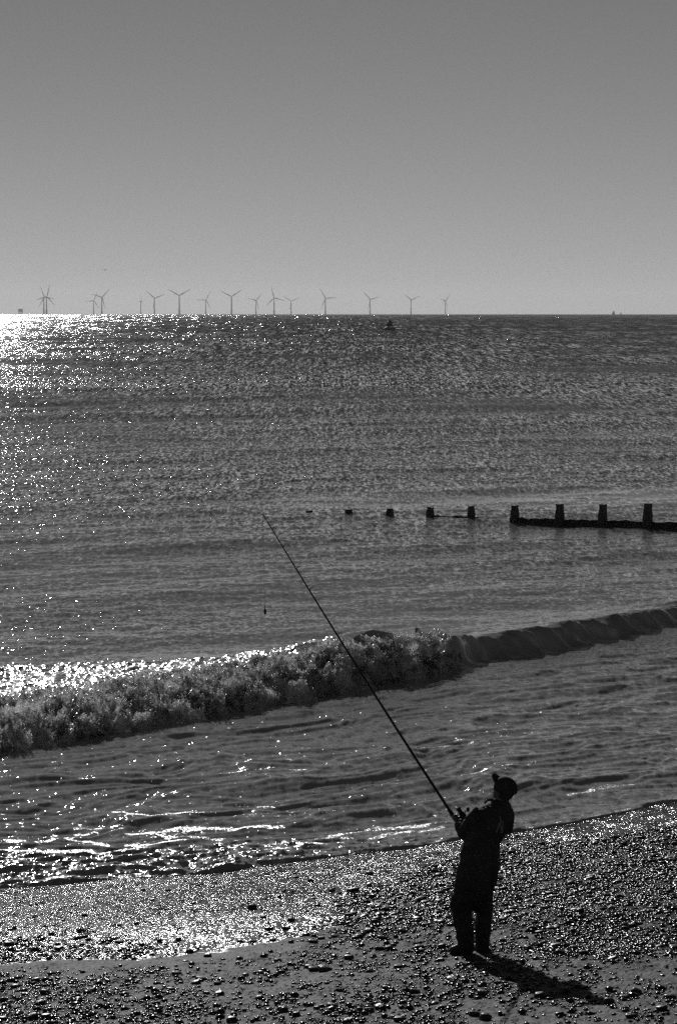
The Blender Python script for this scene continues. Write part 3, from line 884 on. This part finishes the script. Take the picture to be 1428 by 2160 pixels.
def plank(pa, pb, za, zb, thick, seed):
    n = int((pb-pa).length/.05)
    u = np.linspace(0, 1, n)
    prof = [(-.5, -.6), (-.5, 1), (0, 1.08), (.5, 1), (.5, -.6)]
    d = (pb-pa).normalized(); nn = Vector((-d.y, d.x, 0))
    V = []
    for (a, b) in prof:
        x = pa.x+(pb.x-pa.x)*u; y = pa.y+(pb.y-pa.y)*u
        lump = .045*fbm(u*n*.12+seed, 0*u+b, 0, 3)+.05*np.maximum(pn(u*n*.4+seed, 0*u, 4)-.25, 0)
        zz = (za+(zb-za)*u)*1.0+lump if b > 0 else 0*u-.6
        if b > 1: zz = zz+.012
        off_ = a*thick*(1+.3*pn(u*n*.2, 0*u+a, seed))
        V.append(np.stack([x+nn.x*off_-g0.x, y+nn.y*off_-g0.y, zz], -1))
    V = np.stack(V, 1)
    return mesh_np('plank_wall', V.reshape(-1, 3), grid_faces(n, len(prof)), M_WEED, groyne)
pa = ground(1076, 1100.5); plank(pa, gpos[-1]+Vector((.3, -.1, 0)), .14, .26, .16, 1.0)
plank(ground(905, 1091), ground(1008, 1095.8), .07, .10, .10, 5.0)

# ------------------------------------------------------------------ navigation buoy
M_BUOY = mat_simple('buoy_paint', .015, .55, .3, 3)
bp = ground(822, 696)
buoy = empty('navigation_buoy', (bp.x, bp.y, earth(bp.x, bp.y)))
tag(buoy, 'dark lattice navigation buoy on a flat round float, alone on the open sea', 'buoy')
k = bp.y/FPX*1.12
bm = bmesh.new(); tube(bm, [(0, 0, -.6), (0, 0, .25), (0, 0, .9), (0, 0, 1.0)], [9.0*k, 9.6*k, 9.6*k, 9.0*k], 24); bm_obj('float', bm, M_BUOY, buoy)
bm = bmesh.new()
for i in range(4):
    a = math.pi/4+i*math.pi/2
    tube(bm, [(7*k*math.cos(a), 7*k*math.sin(a), .7), (4.4*k*math.cos(a), 4.4*k*math.sin(a), 3.3)], [.13, .12], 6)
for z, rr in ((1.2, 6.4*k), (3.2, 4.6*k)):
    torus(bm, (0, 0, z), (0, 0, 1), rr, .1, 16)
bm_obj('lattice_frame', bm, M_BUOY, buoy)
bm = bmesh.new(); tube(bm, [(0, 0, 1.5), (0, 0, 3.2), (0, 0, 3.4)], [6.2*k, 5.0*k, 4.0*k], 8); bm_obj('radar_reflector', bm, M_BUOY, buoy)
bm = bmesh.new(); tube(bm, [(0, 0, 3.3), (0, 0, 3.7), (0, 0, 4.1), (0, 0, 4.35)], [.3, .34, .22, .05], 10); bm_obj('lantern', bm, M_BUOY, buoy)

# ------------------------------------------------------------------ wind turbines
M_TURB = mat_simple('turbine_paint', .7, .5, .05, .05, bump=0)
TURB = [  # hub and blade tips in 1.983x crop pixels (origin 0,560)
    ((185, 133), [(168, 105), (165, 175), (222, 147)]), ((196, 130), [(207, 90), (224, 155), (150, 142)]),
    ((393, 147), [(353, 150), (407, 108), (410, 175)]), ((427, 133), [(385, 124), (457, 103), (433, 175)]),
    ((590, 150), [(588, 112), (592, 180), (593, 150)]), ((647, 137), [(615, 108), (692, 125), (645, 180)]),
    ((751, 126), [(702, 100), (797, 98), (750, 178)]), ((861, 144), [(822, 141), (884, 105), (880, 176)]),
    ((969, 130), [(925, 110), (1013, 100), (970, 178)]), ((1071, 146), [(1040, 139), (1098, 117), (1083, 187)]),
    ((1147, 135), [(1135, 88), (1195, 150), (1117, 165)]), ((1218, 150), [(1190, 127), (1257, 135), (1216, 185)]),
    ((1361, 137), [(1341, 104), (1405, 138), (1344, 177)]), ((1547.8, 142), [(1525, 116), (1590, 131), (1543, 180)]),
    ((1718.7, 144.5), [(1691, 124), (1758, 129), (1719, 180)]), ((1862, 148.5), [(1836, 141.5), (1883, 126), (1870, 172)])]
RE = 6.371e6
def make_turbine(hubpx, tips, label):
    hx, hy = hubpx[0]/1.983, 560+hubpx[1]/1.983
    # distance at which an 80 m hub stands at this height above the sea
    lo, hi = 7000., 20000.
    for _ in range(40):
        D = (lo+hi)/2
        if at(hx, hy, D).z > 80-D*D/(2*RE): hi = D
        else: lo = D
    p = at(hx, hy, D)
    best = None
    for ci in range(12):
        c = .08+ci*.92/11
        for ph in range(0, 120, 3):
            e = 0
            for tx, ty in tips:
                dx, dy = (tx-hubpx[0])/1.983*D/FPX, -(ty-hubpx[1])/1.983*D/FPX
                e += min((56*c*math.sin(R(ph+120*j))-dx)**2+(56*math.cos(R(ph+120*j))-dy)**2 for j in range(3))
            if best is None or e < best[0]: best = (e, c, ph)
    _, c, ph = best
    yaw = math.acos(min(c, 1))
    zb = -D*D/(2*RE)
    T = empty('wind_turbine', (p.x, D, zb))
    tag(T, label, 'wind turbine', 'wind turbines along the horizon')
    hz = 80.0
    bm = bmesh.new(); tube(bm, [(0, 0, -8), (0, 0, 18), (0, 0, hz-2)], [3.2, 3.0, 2.0], 12); bm_obj('tower', bm, M_TURB, T)
    bm = bmesh.new(); tube(bm, [(0, 0, -8), (0, 0, 17)], [3.9, 3.9], 12)
    tube(bm, [(0, 0, 16.5), (0, 0, 17.5)], [5.2, 5.2], 12); bm_obj('foundation', bm, M_TURB, T)
    rz = Matrix.Rotation(yaw, 3, 'Z')
    bm = bmesh.new(); box(bm, rz @ Vector((0, 3, 0))+Vector((0, 0, hz)), (4.2, 13, 4.4), rz, .8); bm_obj('nacelle', bm, M_TURB, T)
    bm = bmesh.new(); ball(bm, rz @ Vector((0, -5, 0))+Vector((0, 0, hz)), 2.3, 2); bm_obj('hub', bm, M_TURB, T)
    for j in range(3):
        a = R(ph+120*j)
        u = rz @ Vector((math.sin(a), 0, math.cos(a))); v = rz @ Vector((math.cos(a), 0, -math.sin(a))); wv = rz @ Vector((0, 1, 0))
        o0 = rz @ Vector((0, -5, 0))+Vector((0, 0, hz))
        bm = bmesh.new(); prev = None
        for rr, ch, th in ((1, 1.2, 1.2), (6, 1.6, 1.1), (12, 2.3, .7), (25, 1.8, .5), (40, 1.25, .3), (52, .8, .2), (56, .35, .1)):
            ring = [bm.verts.new(o0+u*rr+v*ch*math.cos(q)*1.05+wv*th*math.sin(q)) for q in [k*math.pi/4 for k in range(8)]]
            if prev:
                for k in range(8): bm.faces.new((prev[k], prev[(k+1) % 8], ring[(k+1) % 8], ring[k]))
            else: bm.faces.new(ring[::-1])
            prev = ring
        bm.faces.new(prev)
        bm_obj('blade', bm, M_TURB, T)
TL = ['farther turbine of the overlapping pair at the far left', 'nearer turbine of the overlapping pair at the far left, one blade pointing up',
      'smaller turbine left of its neighbour in the second pair from the left', 'larger turbine on the right of the second pair from the left',
      'turbine seen edge on, its rotor a thin upright line', 'turbine just right of the edge-on one, one blade reaching right',
      'tallest turbine, two blades spread up like a Y, left of the middle of the row', 'small turbine between the two big Y-shaped turbines',
      'second big Y-shaped turbine, right of a smaller one', 'small turbine left of the one with a blade pointing straight up',
      'turbine with one blade pointing almost straight up in the middle of the row', 'small faint turbine close right of the one with an upright blade',
      'turbine with one blade pointing level to the right', 'turbine to the left above the buoy, fourth from the right end less one',
      'second turbine from the right end of the row', 'last turbine at the right end of the row']
TL[13] = 'third turbine from the right end of the row, just left of the buoy'
for (h, tp), lb in zip(TURB, TL): make_turbine(h, tp, lb)

# offshore substation, ships, gull
M_FAR = mat_simple('far_steel', .13, .6, .1, .05, bump=0)
def far_base(px, D): 
    p = at(px, 660, D); return Vector((p.x, D, -D*D/(2*RE)))
b0 = far_base(44.5, 13500); k = 13500/FPX
ss = empty('offshore_substation', b0); tag(ss, 'boxy offshore substation platform on the horizon at the far left', 'platform')
bm = bmesh.new(); box(bm, (0, 0, 21), (9.2*k, 16, 13.5), None, .5); bm_obj('topside', bm, M_FAR, ss)
bm = bmesh.new(); box(bm, (-2*k, 0, 28.6), (3*k, 8, 2), None, .2); box(bm, (3.2*k, 0, 29), (.8*k, 2, 4)); bm_obj('deck_house', bm, M_FAR, ss)
for sx in (-1, -.35, .35, 1):
    bm = bmesh.new(); tube(bm, [(sx*3.9*k, 0, -8), (sx*3.6*k, 0, 15)], [1.5, 1.5], 8); bm_obj('leg', bm, M_FAR, ss)
def ship(px, D, L, Hh, label):
    b = far_base(px, D)
    t = empty('distant_ship', b); tag(t, label, 'ship')
    bm = bmesh.new()
    vs = [(-L/2, -1), (-L*.42, 1), (L*.42, 1), (L/2, -1)]
    prev = None
    for z, sc in ((-2, .85), (Hh*.45, 1.0)):
        ring = [bm.verts.new((x*L*sc/2, y*4, z+ (1.0 if abs(x) > .9 and z > 0 else 0))) for x, y in ((-1, 0), (-.8, -1), (.8, -1), (1, 0), (.8, 1), (-.8, 1))]
        if prev:
            for i in range(6): bm.faces.new((prev[i], prev[(i+1) % 6], ring[(i+1) % 6], ring[i]))
        prev = ring
    bm.faces.new(prev); bm_obj('hull', bm, M_FAR, t)
    bm = bmesh.new(); box(bm, (L*.05, 0, Hh*.68), (L*.6, 6, Hh*.5), None, .3); box(bm, (L*.08, 0, Hh*1.0), (L*.35, 4, Hh*.25), None, .2); bm_obj('superstructure', bm, M_FAR, t)
    bm = bmesh.new(); tube(bm, [(0, 0, Hh), (0, 0, Hh*1.5)], [.5, .3], 6); bm_obj('mast', bm, M_FAR, t)
ship(1293, 10500, 13, 11, 'larger of two tiny ships on the horizon at the right')
ship(1308.5, 10500, 6.5, 6.5, 'smaller of two tiny ships on the horizon, nearest the right edge')
M_BIRD = mat_simple('gull_plumage', .08, .7, .3, 4, bump=0)
gpnt = at(222.5, 570, 420)
bm = bmesh.new()
tube(bm, [(-.16, 0, 0), (-.08, 0, .03), (.05, 0, .03), (.16, 0, .045), (.22, 0, .04)], [.02, .06, .065, .04, .01], 8)
gull = bm_obj('gull', bm, M_BIRD)
gull.location = gpnt; tag(gull, 'tiny dark gull flying in the sky above the turbines at left', 'bird')
for sgn in (-1, 1):
    bm = bmesh.new(); prev = None
    for yy, zz, ch in ((.03, .03, .09), (.2, .13, .08), (.4, .10, .06), (.62, -.02, .02)):
        ring = [bm.verts.new((x, sgn*yy, zz+h_)) for x, h_ in ((-ch, 0), (0, .012), (ch, 0), (0, -.012))]
        if prev:
            for i in range(4): bm.faces.new((prev[i], prev[(i+1) % 4], ring[(i+1) % 4], ring[i]))
        prev = ring
    bm.faces.new(prev); bm_obj('wing', bm, M_BIRD, gull)
gull.rotation_euler = (0, 0, R(70))

# ------------------------------------------------------------------ the angler
M_COAT = mat_simple('dark_waterproof', .05, .75, .3, 9, spec=.08)
M_TROU = mat_simple('dark_trousers', .045, .8, .3, 9, spec=.08)
M_BOOT = mat_simple('rubber_boot', .035, .5, .2, 6, spec=.3)
M_SKIN = mat_simple('skin', .10, .5, .1, 20)
M_CAP = mat_simple('dark_cap', .045, .85, .2, 12, spec=.08)
M_PRINT = mat_simple('faded_print', .22, .8, .45, 60)
M_ROD = mat_simple('rod_blank', .012, .45, .1, 10, spec=.4, bump=0)
M_LINE = mat_simple('clear_line', .35, .3, .05, 10, bump=0)
M_METAL = mat_simple('reel_metal', .02, .4, .2, 10, metal=.3, bump=0)
def cp(cx, cy): return 900+cx/4.5, 1600+cy/4.5
lf = on_land(*cp(365, 1850)); 
DB = lf.y+.02                                    # depth of the body
def B(cx, cy, dd=0.0):
    x, y = cp(cx, cy); return at(x, y, DB+dd)
PM = DB/FPX/4.5                                   # metres per crop pixel
Fd = Vector((-.707, .707, 0)); Rd = Vector((.707, .707, 0))
origin = Vector((lf.x, DB, lf.z))

def hand_fingers(bm, c, rod_dir, palm_side, back):
    """five bent fingers closing round the rod at c"""
    rd = rod_dir.normalized(); s = palm_side.normalized(); s = (s-rd*s.dot(rd)).normalized(); b = rd.cross(s)
    ball(bm, c+s*.028, (.042, .022, .034), 2, Matrix((rd, b, s)).transposed())
    for k, ln in enumerate((.92, 1.0, .95, .78)):
        o = c+rd*(-.030+.020*k)
        pts = []; n = 6
        for j in range(n):
            a = math.radians(-40+j*48*ln)
            pts.append(o+s*.027*math.cos(a)+b*.027*math.sin(a))
        tube(bm, pts, [.0095, .0095, .009, .0088, .008, .006], 8)
    pts = [c+rd*.042+s*.024-b*.010, c+rd*.056+s*.004-b*.028, c+rd*.052-s*.018-b*.020, c+rd*.046-s*.026+b*.002]
    tube(bm, pts, [.012, .011, .010, .007], 8)

HL = B(275, 572, .24)                              # left hand on the rod
tip = at(555, 1085, DB+2.35)
HB = HL+(HL-tip).normalized()*.42                  # butt end behind the hand
HR = HL+(HL-tip).normalized()*.30                  # right hand lower on the butt
rdir = (tip-HL).normalized()
SL, SR = B(500, 520, -.10), B(750, 500, .12)
EL, ER = B(352, 705, .02), B(765, 655, .20)
HC = B(722, 303, .02)                              # head centre
chest, waist, hip = B(610, 560), B(530, 850), B(480, 1080)

# body: one continuous skin
bm = bmesh.new()
up_h = (Vector((.10, -.25, 1))).normalized()       # head tipped back
fh = Vector((-.72, .60, .28)); fh = (fh-up_h*fh.dot(up_h)).normalized()
rh = fh.cross(up_h).normalized()
HM = Matrix((rh, fh, up_h)).transposed()
def hd(x, y, z): return HC+HM @ Vector((x, y, z))
ball(bm, hd(0, -.01, .02), (.078, .098, .105), 3, HM)
ball(bm, hd(0, .040, -.052), (.062, .070, .075), 2, HM)
ball(bm, hd(0, .075, -.095), (.026, .024, .022), 2, HM)                      # chin
tube(bm, [hd(0, .088, .015), hd(0, .112, -.025), hd(0, .095, -.035)], [.010, .016, .010], 8)   # nose
ball(bm, hd(0, .088, -.058), (.024, .012, .010), 2, HM)                      # mouth
ball(bm, hd(0, .086, .028), (.05, .014, .010), 2, HM)                        # brow
for sg in (-1, 1):
    ball(bm, hd(sg*.032, .084, .010), (.013, .010, .009), 2, HM)             # eyes
    ball(bm, hd(sg*.080, -.008, -.008), (.010, .020, .032), 2, HM)           # ears
tube(bm, [hd(0, -.02, -.05), B(690, 450, .02), B(660, 520, 0)], [.060, .062, .10], 14)
tube(bm, [B(650, 500), B(610, 600), B(560, 760), B(510, 940), B(480, 1080), B(470, 1180)],
     [(.16, .10), (.165, .115), (.15, .11), (.145, .11), (.16, .12), (.14, .11)], 18, axes=(Rd, Fd))
tube(bm, [SL, (SL+EL)/2, EL], [.052, .046, .040], 12); tube(bm, [EL, (EL+HL)/2, HL+(EL-HL).normalized()*.06], [.042, .036, .026], 12)
tube(bm, [SR, (SR+ER)/2, ER], [.052, .046, .040], 12); tube(bm, [ER, (ER+HR)/2, HR+(ER-HR).normalized()*.06], [.042, .036, .026], 12)
tube(bm, [HL+(EL-HL).normalized()*.07, HL+(EL-HL).normalized()*.025], [.026, .028], 10)
tube(bm, [HR+(ER-HR).normalized()*.07, HR+(ER-HR).normalized()*.025], [.026, .028], 10)
hand_fingers(bm, HL, rdir, (EL-HL), None)
hand_fingers(bm, HR, rdir, (ER-HR), None)
for cx0, cx1, cx2, dd in ((380, 345, 368, -.08), (560, 545, 520, .08)):
    tube(bm, [B(cx0+20, 1080, dd), B(cx1, 1440, dd+.0), B(cx2, 1790, dd)], [.085, .06, .045], 12)
body = bm_obj('person', bm, M_SKIN)
body = remeshed(body, .0065, 1)
tag(body, 'angler in dark waterproofs and a cap, leaning back with a long rod, seen from behind', 'person')

def child(name, bm, mat, voxel=None, wr=0, ws=.08, sm=2, seed=0, parent=None):
    o = bm_obj(name, bm, mat, parent or body)
    if voxel: remeshed(o, voxel, sm, wr, ws, seed)
    return o
# jacket
bm = bmesh.new()
rows_ = [(425, 575, 790), (452, 505, 792), (500, 455, 797), (550, 428, 803), (600, 410, 806), (650, 395, 800), (700, 378, 775), (750, 360, 737), (800, 352, 705),
         (850, 343, 695), (900, 325, 690), (1000, 300, 685), (1100, 279, 676), (1160, 268, 665), (1215, 258, 655)]
pts, rad = [], []
for y, x0, x1 in rows_:
    w_ = (x1-x0)/2*PM; pts.append(B((x0+x1)/2, y, .0)); rad.append((w_*1.22, w_*.87))
tube(bm, pts, rad, 28, axes=(Rd, Fd))
tube(bm, [SL+Vector((.02, 0, .0)), SL*.6+EL*.4, EL, EL+(HL-EL)*.25], [.088, .080, .068, .062], 16)
ball(bm, EL, .066, 2)
tube(bm, [EL, (EL+HL)/2, HL+(EL-HL).normalized()*.075], [.064, .056, .047], 16)
tube(bm, [SR, SR*.5+ER*.5, ER], [.080, .074, .064], 16); ball(bm, ER, .062, 2)
tube(bm, [ER, (ER+HR)/2, HR+(ER-HR).normalized()*.075], [.062, .055, .046], 16)
jacket = child('jacket', bm, M_COAT, .011, .010, .10, 2, 3)
# stand-up collar and hood
bm = bmesh.new()
tube(bm, [B(690, 470), B(692, 440), B(696, 415), B(704, 392)], [(.125, .10), (.105, .088), (.095, .082), (.088, .078)], 20, axes=(Rd, Fd))
tube(bm, [B(548, 436, -.02), B(556, 412, -.02), B(580, 392, -.02), B(612, 390, -.02), B(650, 412, -.02)], [.010, .013, .015, .018, .03], 10)
child('collar', bm, M_COAT, .009, .005, .06, 1, 8)
# print on the back: two strokes like worn lettering
def surf(cx, cy, dd): return B(cx, cy, dd)
dg = bpy.context.evaluated_depsgraph_get(); dg.update()
from mathutils.bvhtree import BVHTree
jt = BVHTree.FromObject(jacket, dg)
camv = Vector((0, 0, CAM_H))
def on_jacket(cx, cy):
    x, y = cp(cx, cy); d = Vector(ray(x, y)).normalized()
    h, n, i, ds = jt.ray_cast(camv, d)
    return (h+n*.003) if h else B(cx, cy, -.16)
bm = bmesh.new()
for pl, wd in (([(690, 545), (700, 600), (697, 650), (712, 690), (706, 706)], 6), ([(722, 590), (716, 640), (712, 680)], 5), ([(690, 610), (675, 650), (660, 700)], 7),
               ([(672, 665), (685, 672), (700, 668)], 4), ([(684, 700), (700, 706), (708, 690)], 4), ([(655, 706), (668, 708)], 4)):
    prev = None
    for (x, y) in pl:
        a, b = bm.verts.new(on_jacket(x-wd, y)), bm.verts.new(on_jacket(x+wd, y))
        if prev: bm.faces.new((prev[0], prev[1], b, a))
        prev = (a, b)
child('printed_mark', bm, M_PRINT, parent=jacket)
bm = bmesh.new(); prev = None
for (x, y) in ((360, 828), (385, 812), (410, 800)):
    a, b = bm.verts.new(on_jacket(x, y-5)), bm.verts.new(on_jacket(x, y+5))
    if prev: bm.faces.new((prev[0], prev[1], b, a))
    prev = (a, b)
child('reflective_strip', bm, M_PRINT, parent=jacket)
# trousers
bm = bmesh.new()
rows_ = [(1060, 288, 672), (1140, 276, 666), (1200, 264, 652), (1270, 246, 636), (1330, 234, 624)]
pts, rad = [], []
for y, x0, x1 in rows_:
    w_ = (x1-x0)/2*PM; pts.append(B((x0+x1)/2, y)); rad.append((w_*1.18, w_*.85))
tube(bm, pts, rad, 26, axes=(Rd, Fd))
LEG_L = [(1290, 242, 440), (1350, 228, 432), (1400, 222, 430), (1440, 226, 430), (1452, 236, 420), (1456, 270, 400)]
LEG_R = [(1290, 430, 628), (1350, 436, 620), (1400, 436, 622), (1440, 446, 622), (1456, 462, 610), (1460, 490, 590)]
def limb(bm, rows, dd):
    pts, rad = [], []
    for y, x0, x1 in rows:
        w_ = (x1-x0)/2*PM; pts.append(B((x0+x1)/2, y, dd)); rad.append((w_*1.09, w_*1.0))
    tube(bm, pts, rad, 20, axes=(Vector((1, 0, 0)), Vector((0, 1, 0))))
limb(bm, LEG_L, -.06); limb(bm, LEG_R, .05)
child('trousers', bm, M_TROU, .011, .010, .09, 2, 5)
# boots
for nm, rows, dd, toe, heel, sole in (
        ('L', [(1430, 250, 418), (1475, 240, 420), (1500, 247, 421), (1560, 256, 430), (1610, 266, 440), (1660, 280, 445), (1700, 272, 446), (1740, 296, 444), (1790, 300, 444), (1835, 305, 440)], -.06,
         (222, 1828), (425, 1838), 1862),
        ('R', [(1430, 478, 610), (1470, 470, 616), (1500, 466, 613), (1560, 456, 606), (1610, 452, 600), (1660, 460, 600), (1700, 458, 592), (1750, 460, 588), (1800, 455, 586), (1830, 462, 584)], .05,
         (465, 1818), (560, 1838), 1850)):
    bm = bmesh.new(); limb(bm, rows, dd)
    h0 = B(heel[0]-30, heel[1]-5, dd); t0 = B(toe[0], toe[1], dd+(.05 if nm == 'L' else .17))
    gz = float(land_z(h0.x, h0.y)[0])
    h0.z = max(h0.z, gz+.03)
    m0 = h0.lerp(t0, .55); m0.z += .018
    t0.z = float(land_z(t0.x, t0.y)[0])+.035; 
    tube(bm, [h0+(h0-t0).normalized()*.035, h0, m0, t0.lerp(h0, .12), t0], [(.035, .035), (.055, .052), (.055, .052), (.045, .048), (.028, .03)], 14)
    child('boot', bm, M_BOOT, .009, .007, .07, 1, 12)
# hair below the cap
bm = bmesh.new()
ball(bm, hd(0, -.030, -.012), (.084, .092, .075), 3, HM)
child('hair', bm, M_CAP)
# cap
bm = bmesh.new()
crown = bmesh.new()
ball(bm, hd(0, -.028, .040), (.106, .128, .112), 3, HM)
geom = [v for v in bm.verts if (HM.transposed() @ (v.co-hd(0, -.02, .0))).z < -.002]
bmesh.ops.delete(bm, geom=geom, context='VERTS')
cap = child('cap', bm, M_CAP)
m_ = cap.modifiers.new('thick', 'SOLIDIFY'); m_.thickness = .004
bm = bmesh.new()
prev = None; nseg = 9
for k in range(5):
    f_ = k/4.0; row = []
    for j in range(nseg):
        x = (j/(nseg-1)-.5)*2
        yy = .060+f_*.095*(1-.3*x*x); ww = .060*(1-.25*f_*f_)
        row.append(bm.verts.new(hd(x*ww, yy-.02*x*x, .070+f_*.040-.020*x*x)))
    if prev:
        for j in range(nseg-1): bm.faces.new((prev[j], prev[j+1], row[j+1], row[j]))
    prev = row
brim = child('brim', bm, M_CAP, parent=cap)
m_ = brim.modifiers.new('thick', 'SOLIDIFY'); m_.thickness = .026
crown.free()

# ------------------------------------------------------------------ rod, reel, line, lead
rod = empty('fishing_rod', HB)
tag(rod, 'long dark beachcasting rod held up to the left by the angler', 'fishing rod')
def loc(v): return Vector(v)-HB
def rodpt(f):
    """f = 0 at the butt, 1 at the tip, with the slight bend of the photo"""
    p = HB.lerp(tip, f); sag = .035*4*f*(1-f)
    return p+Vector((.8, 0, .6)).normalized()*sag*-.6
bm = bmesh.new()
fs = [i/26 for i in range(27)]
tube(bm, [loc(rodpt(f)) for f in fs], [float(np.interp(f, [0, .1, .4, .65, .85, 1], [.0145, .0145, .0125, .0095, .0072, .0055])) for f in fs], 10); bm_obj('blank', bm, M_ROD, rod)
bm = bmesh.new(); tube(bm, [loc(rodpt(f)) for f in (0, .01, .05, .11, .12)], [.018, .023, .022, .022, .019], 12); bm_obj('handle', bm, M_ROD, rod)
perp = Vector((.80, 0, .60)); perp = (perp-rdir*perp.dot(rdir)).normalized()
perp = -perp if perp.x < 0 else perp
guides = []
def f_at(px, py):
    # fraction along the rod nearest to a photo pixel
    return min((((lambda q: (q[0]-px)**2+(q[1]-py)**2)(project(*rodpt(i/400))), i/400) for i in range(401)))[1]
for gx, gy, rr in ((806, 1470, .020), (720, 1333, .017), (656, 1240, .013), (628, 1195, .010), (600, 1150, .008), (575, 1115, .007), (557, 1088, .006)):
    f = f_at(gx, gy); p = rodpt(f); c = p+perp*(rr*1.6+.012)
    bm = bmesh.new(); torus(bm, loc(c), rdir*.9+Vector((.3, .2, 0)), rr, .0028, 14, 5)
    tube(bm, [loc(p), loc(p+perp*.012+rdir*.01), loc(c-perp*rr)], [.003, .0025, .0025], 5)
    tube(bm, [loc(p-rdir*.03), loc(c-perp*rr*.8)], [.003, .0022], 5)
    bm_obj('guide_ring', bm, M_METAL, rod); guides.append(c)
# reel
rc = B(345, 548, .24)
reel = None
bm = bmesh.new()
ax = rdir
tube(bm, [loc(rc-ax*.050), loc(rc-ax*.03), loc(rc), loc(rc+ax*.035), loc(rc+ax*.05)], [.020, .032, .034, .026, .012], 14)
tube(bm, [loc(rc), loc(rc*.5+(HL+perp*.01)*.5), loc(HL+perp*.02)], [.016, .011, .012], 8)
reel = bm_obj('reel', bm, M_METAL, rod)
bm = bmesh.new(); tube(bm, [loc(rc+ax*.035), loc(rc+ax*.045), loc(rc+ax*.085), loc(rc+ax*.092)], [.030, .022, .022, .031], 16); bm_obj('spool', bm, M_METAL, reel)
bm = bmesh.new()
tube(bm, [loc(B(358, 545, .22)), loc(B(360, 512, .20)), loc(B(372, 490, .20))], [.008, .006, .006], 8)
ball(bm, loc(B(390, 482, .20)), (.017, .017, .026), 2)
bm_obj('crank_handle', bm, M_METAL, reel)
bm = bmesh.new()
tube(bm, [loc(B(x, y, .2)) for x, y in ((330, 546), (352, 538), (375, 545), (393, 560), (400, 580), (392, 598))], [.005]*6, 6)
bm_obj('bail_arm', bm, M_METAL, reel)
for ln in range(1):
    bm = bmesh.new()
    pts = [loc(rc+ax*.07+perp*.02)]+[loc(g) for g in guides]+[loc(tip)]
    tube(bm, pts, [.0011]*len(pts), 5)
    wp = at(558.5, 1283, tip.y)
    tube(bm, [loc(tip), loc(Vector((tip.x*.5+wp.x*.5, tip.y, (tip.z+wp.z)/2))), loc(wp)], [.0014, .0014, .0016], 5)
    bm_obj('fishing_line', bm, M_LINE, rod)
km = tip.y/FPX
w0 = at(559.5, 1290, tip.y)
bm = bmesh.new()
tube(bm, [Vector((0, 0, 7*km-i*14.4*km/8)) for i in range(9)], [a*km for a in (.8, 1.9, 2.6, 2.9, 2.9, 2.7, 2.3, 1.6, .6)], 12)
lead = bm_obj('lead_weight', bm, M_METAL); lead.location = w0
tag(lead, 'small torpedo-shaped lead weight hanging from the line in mid air', 'fishing weight')
bm = bmesh.new()
tube(bm, [Vector((0, 0, 7.0*km)), Vector((0, 0, 8.2*km)), Vector((0, 0, 11*km)), Vector((0, 0, 15*km))], [.4*km, 1.5*km, .7*km, .2*km], 8)
bm_obj('swivel', bm, M_METAL, lead)

# ------------------------------------------------------------------ thin sea haze
HAZE = 2.8e-5
if HAZE:
    m, t_, N, L = mat_new('sea_haze')
    N.remove(N['Principled BSDF'])
    v = N.new('ShaderNodeVolumePrincipled')
    v.inputs['Color'].default_value = (.9, .9, .9, 1); v.inputs['Density'].default_value = HAZE; v.inputs['Anisotropy'].default_value = .35
    L.new(v.outputs[0], N['Material Output'].inputs['Volume'])
    bm = bmesh.new(); box(bm, (0, 9000, 60), (26000, 30000, 230)); hz = bm_obj('haze', bm, m, smooth=False)
    for q in hz.data.vertices:
        if q.co.z < 0: q.co.z = -65.0
    tag(hz, 'thin pale haze over the sea that fades the turbines', 'haze', kind='stuff')
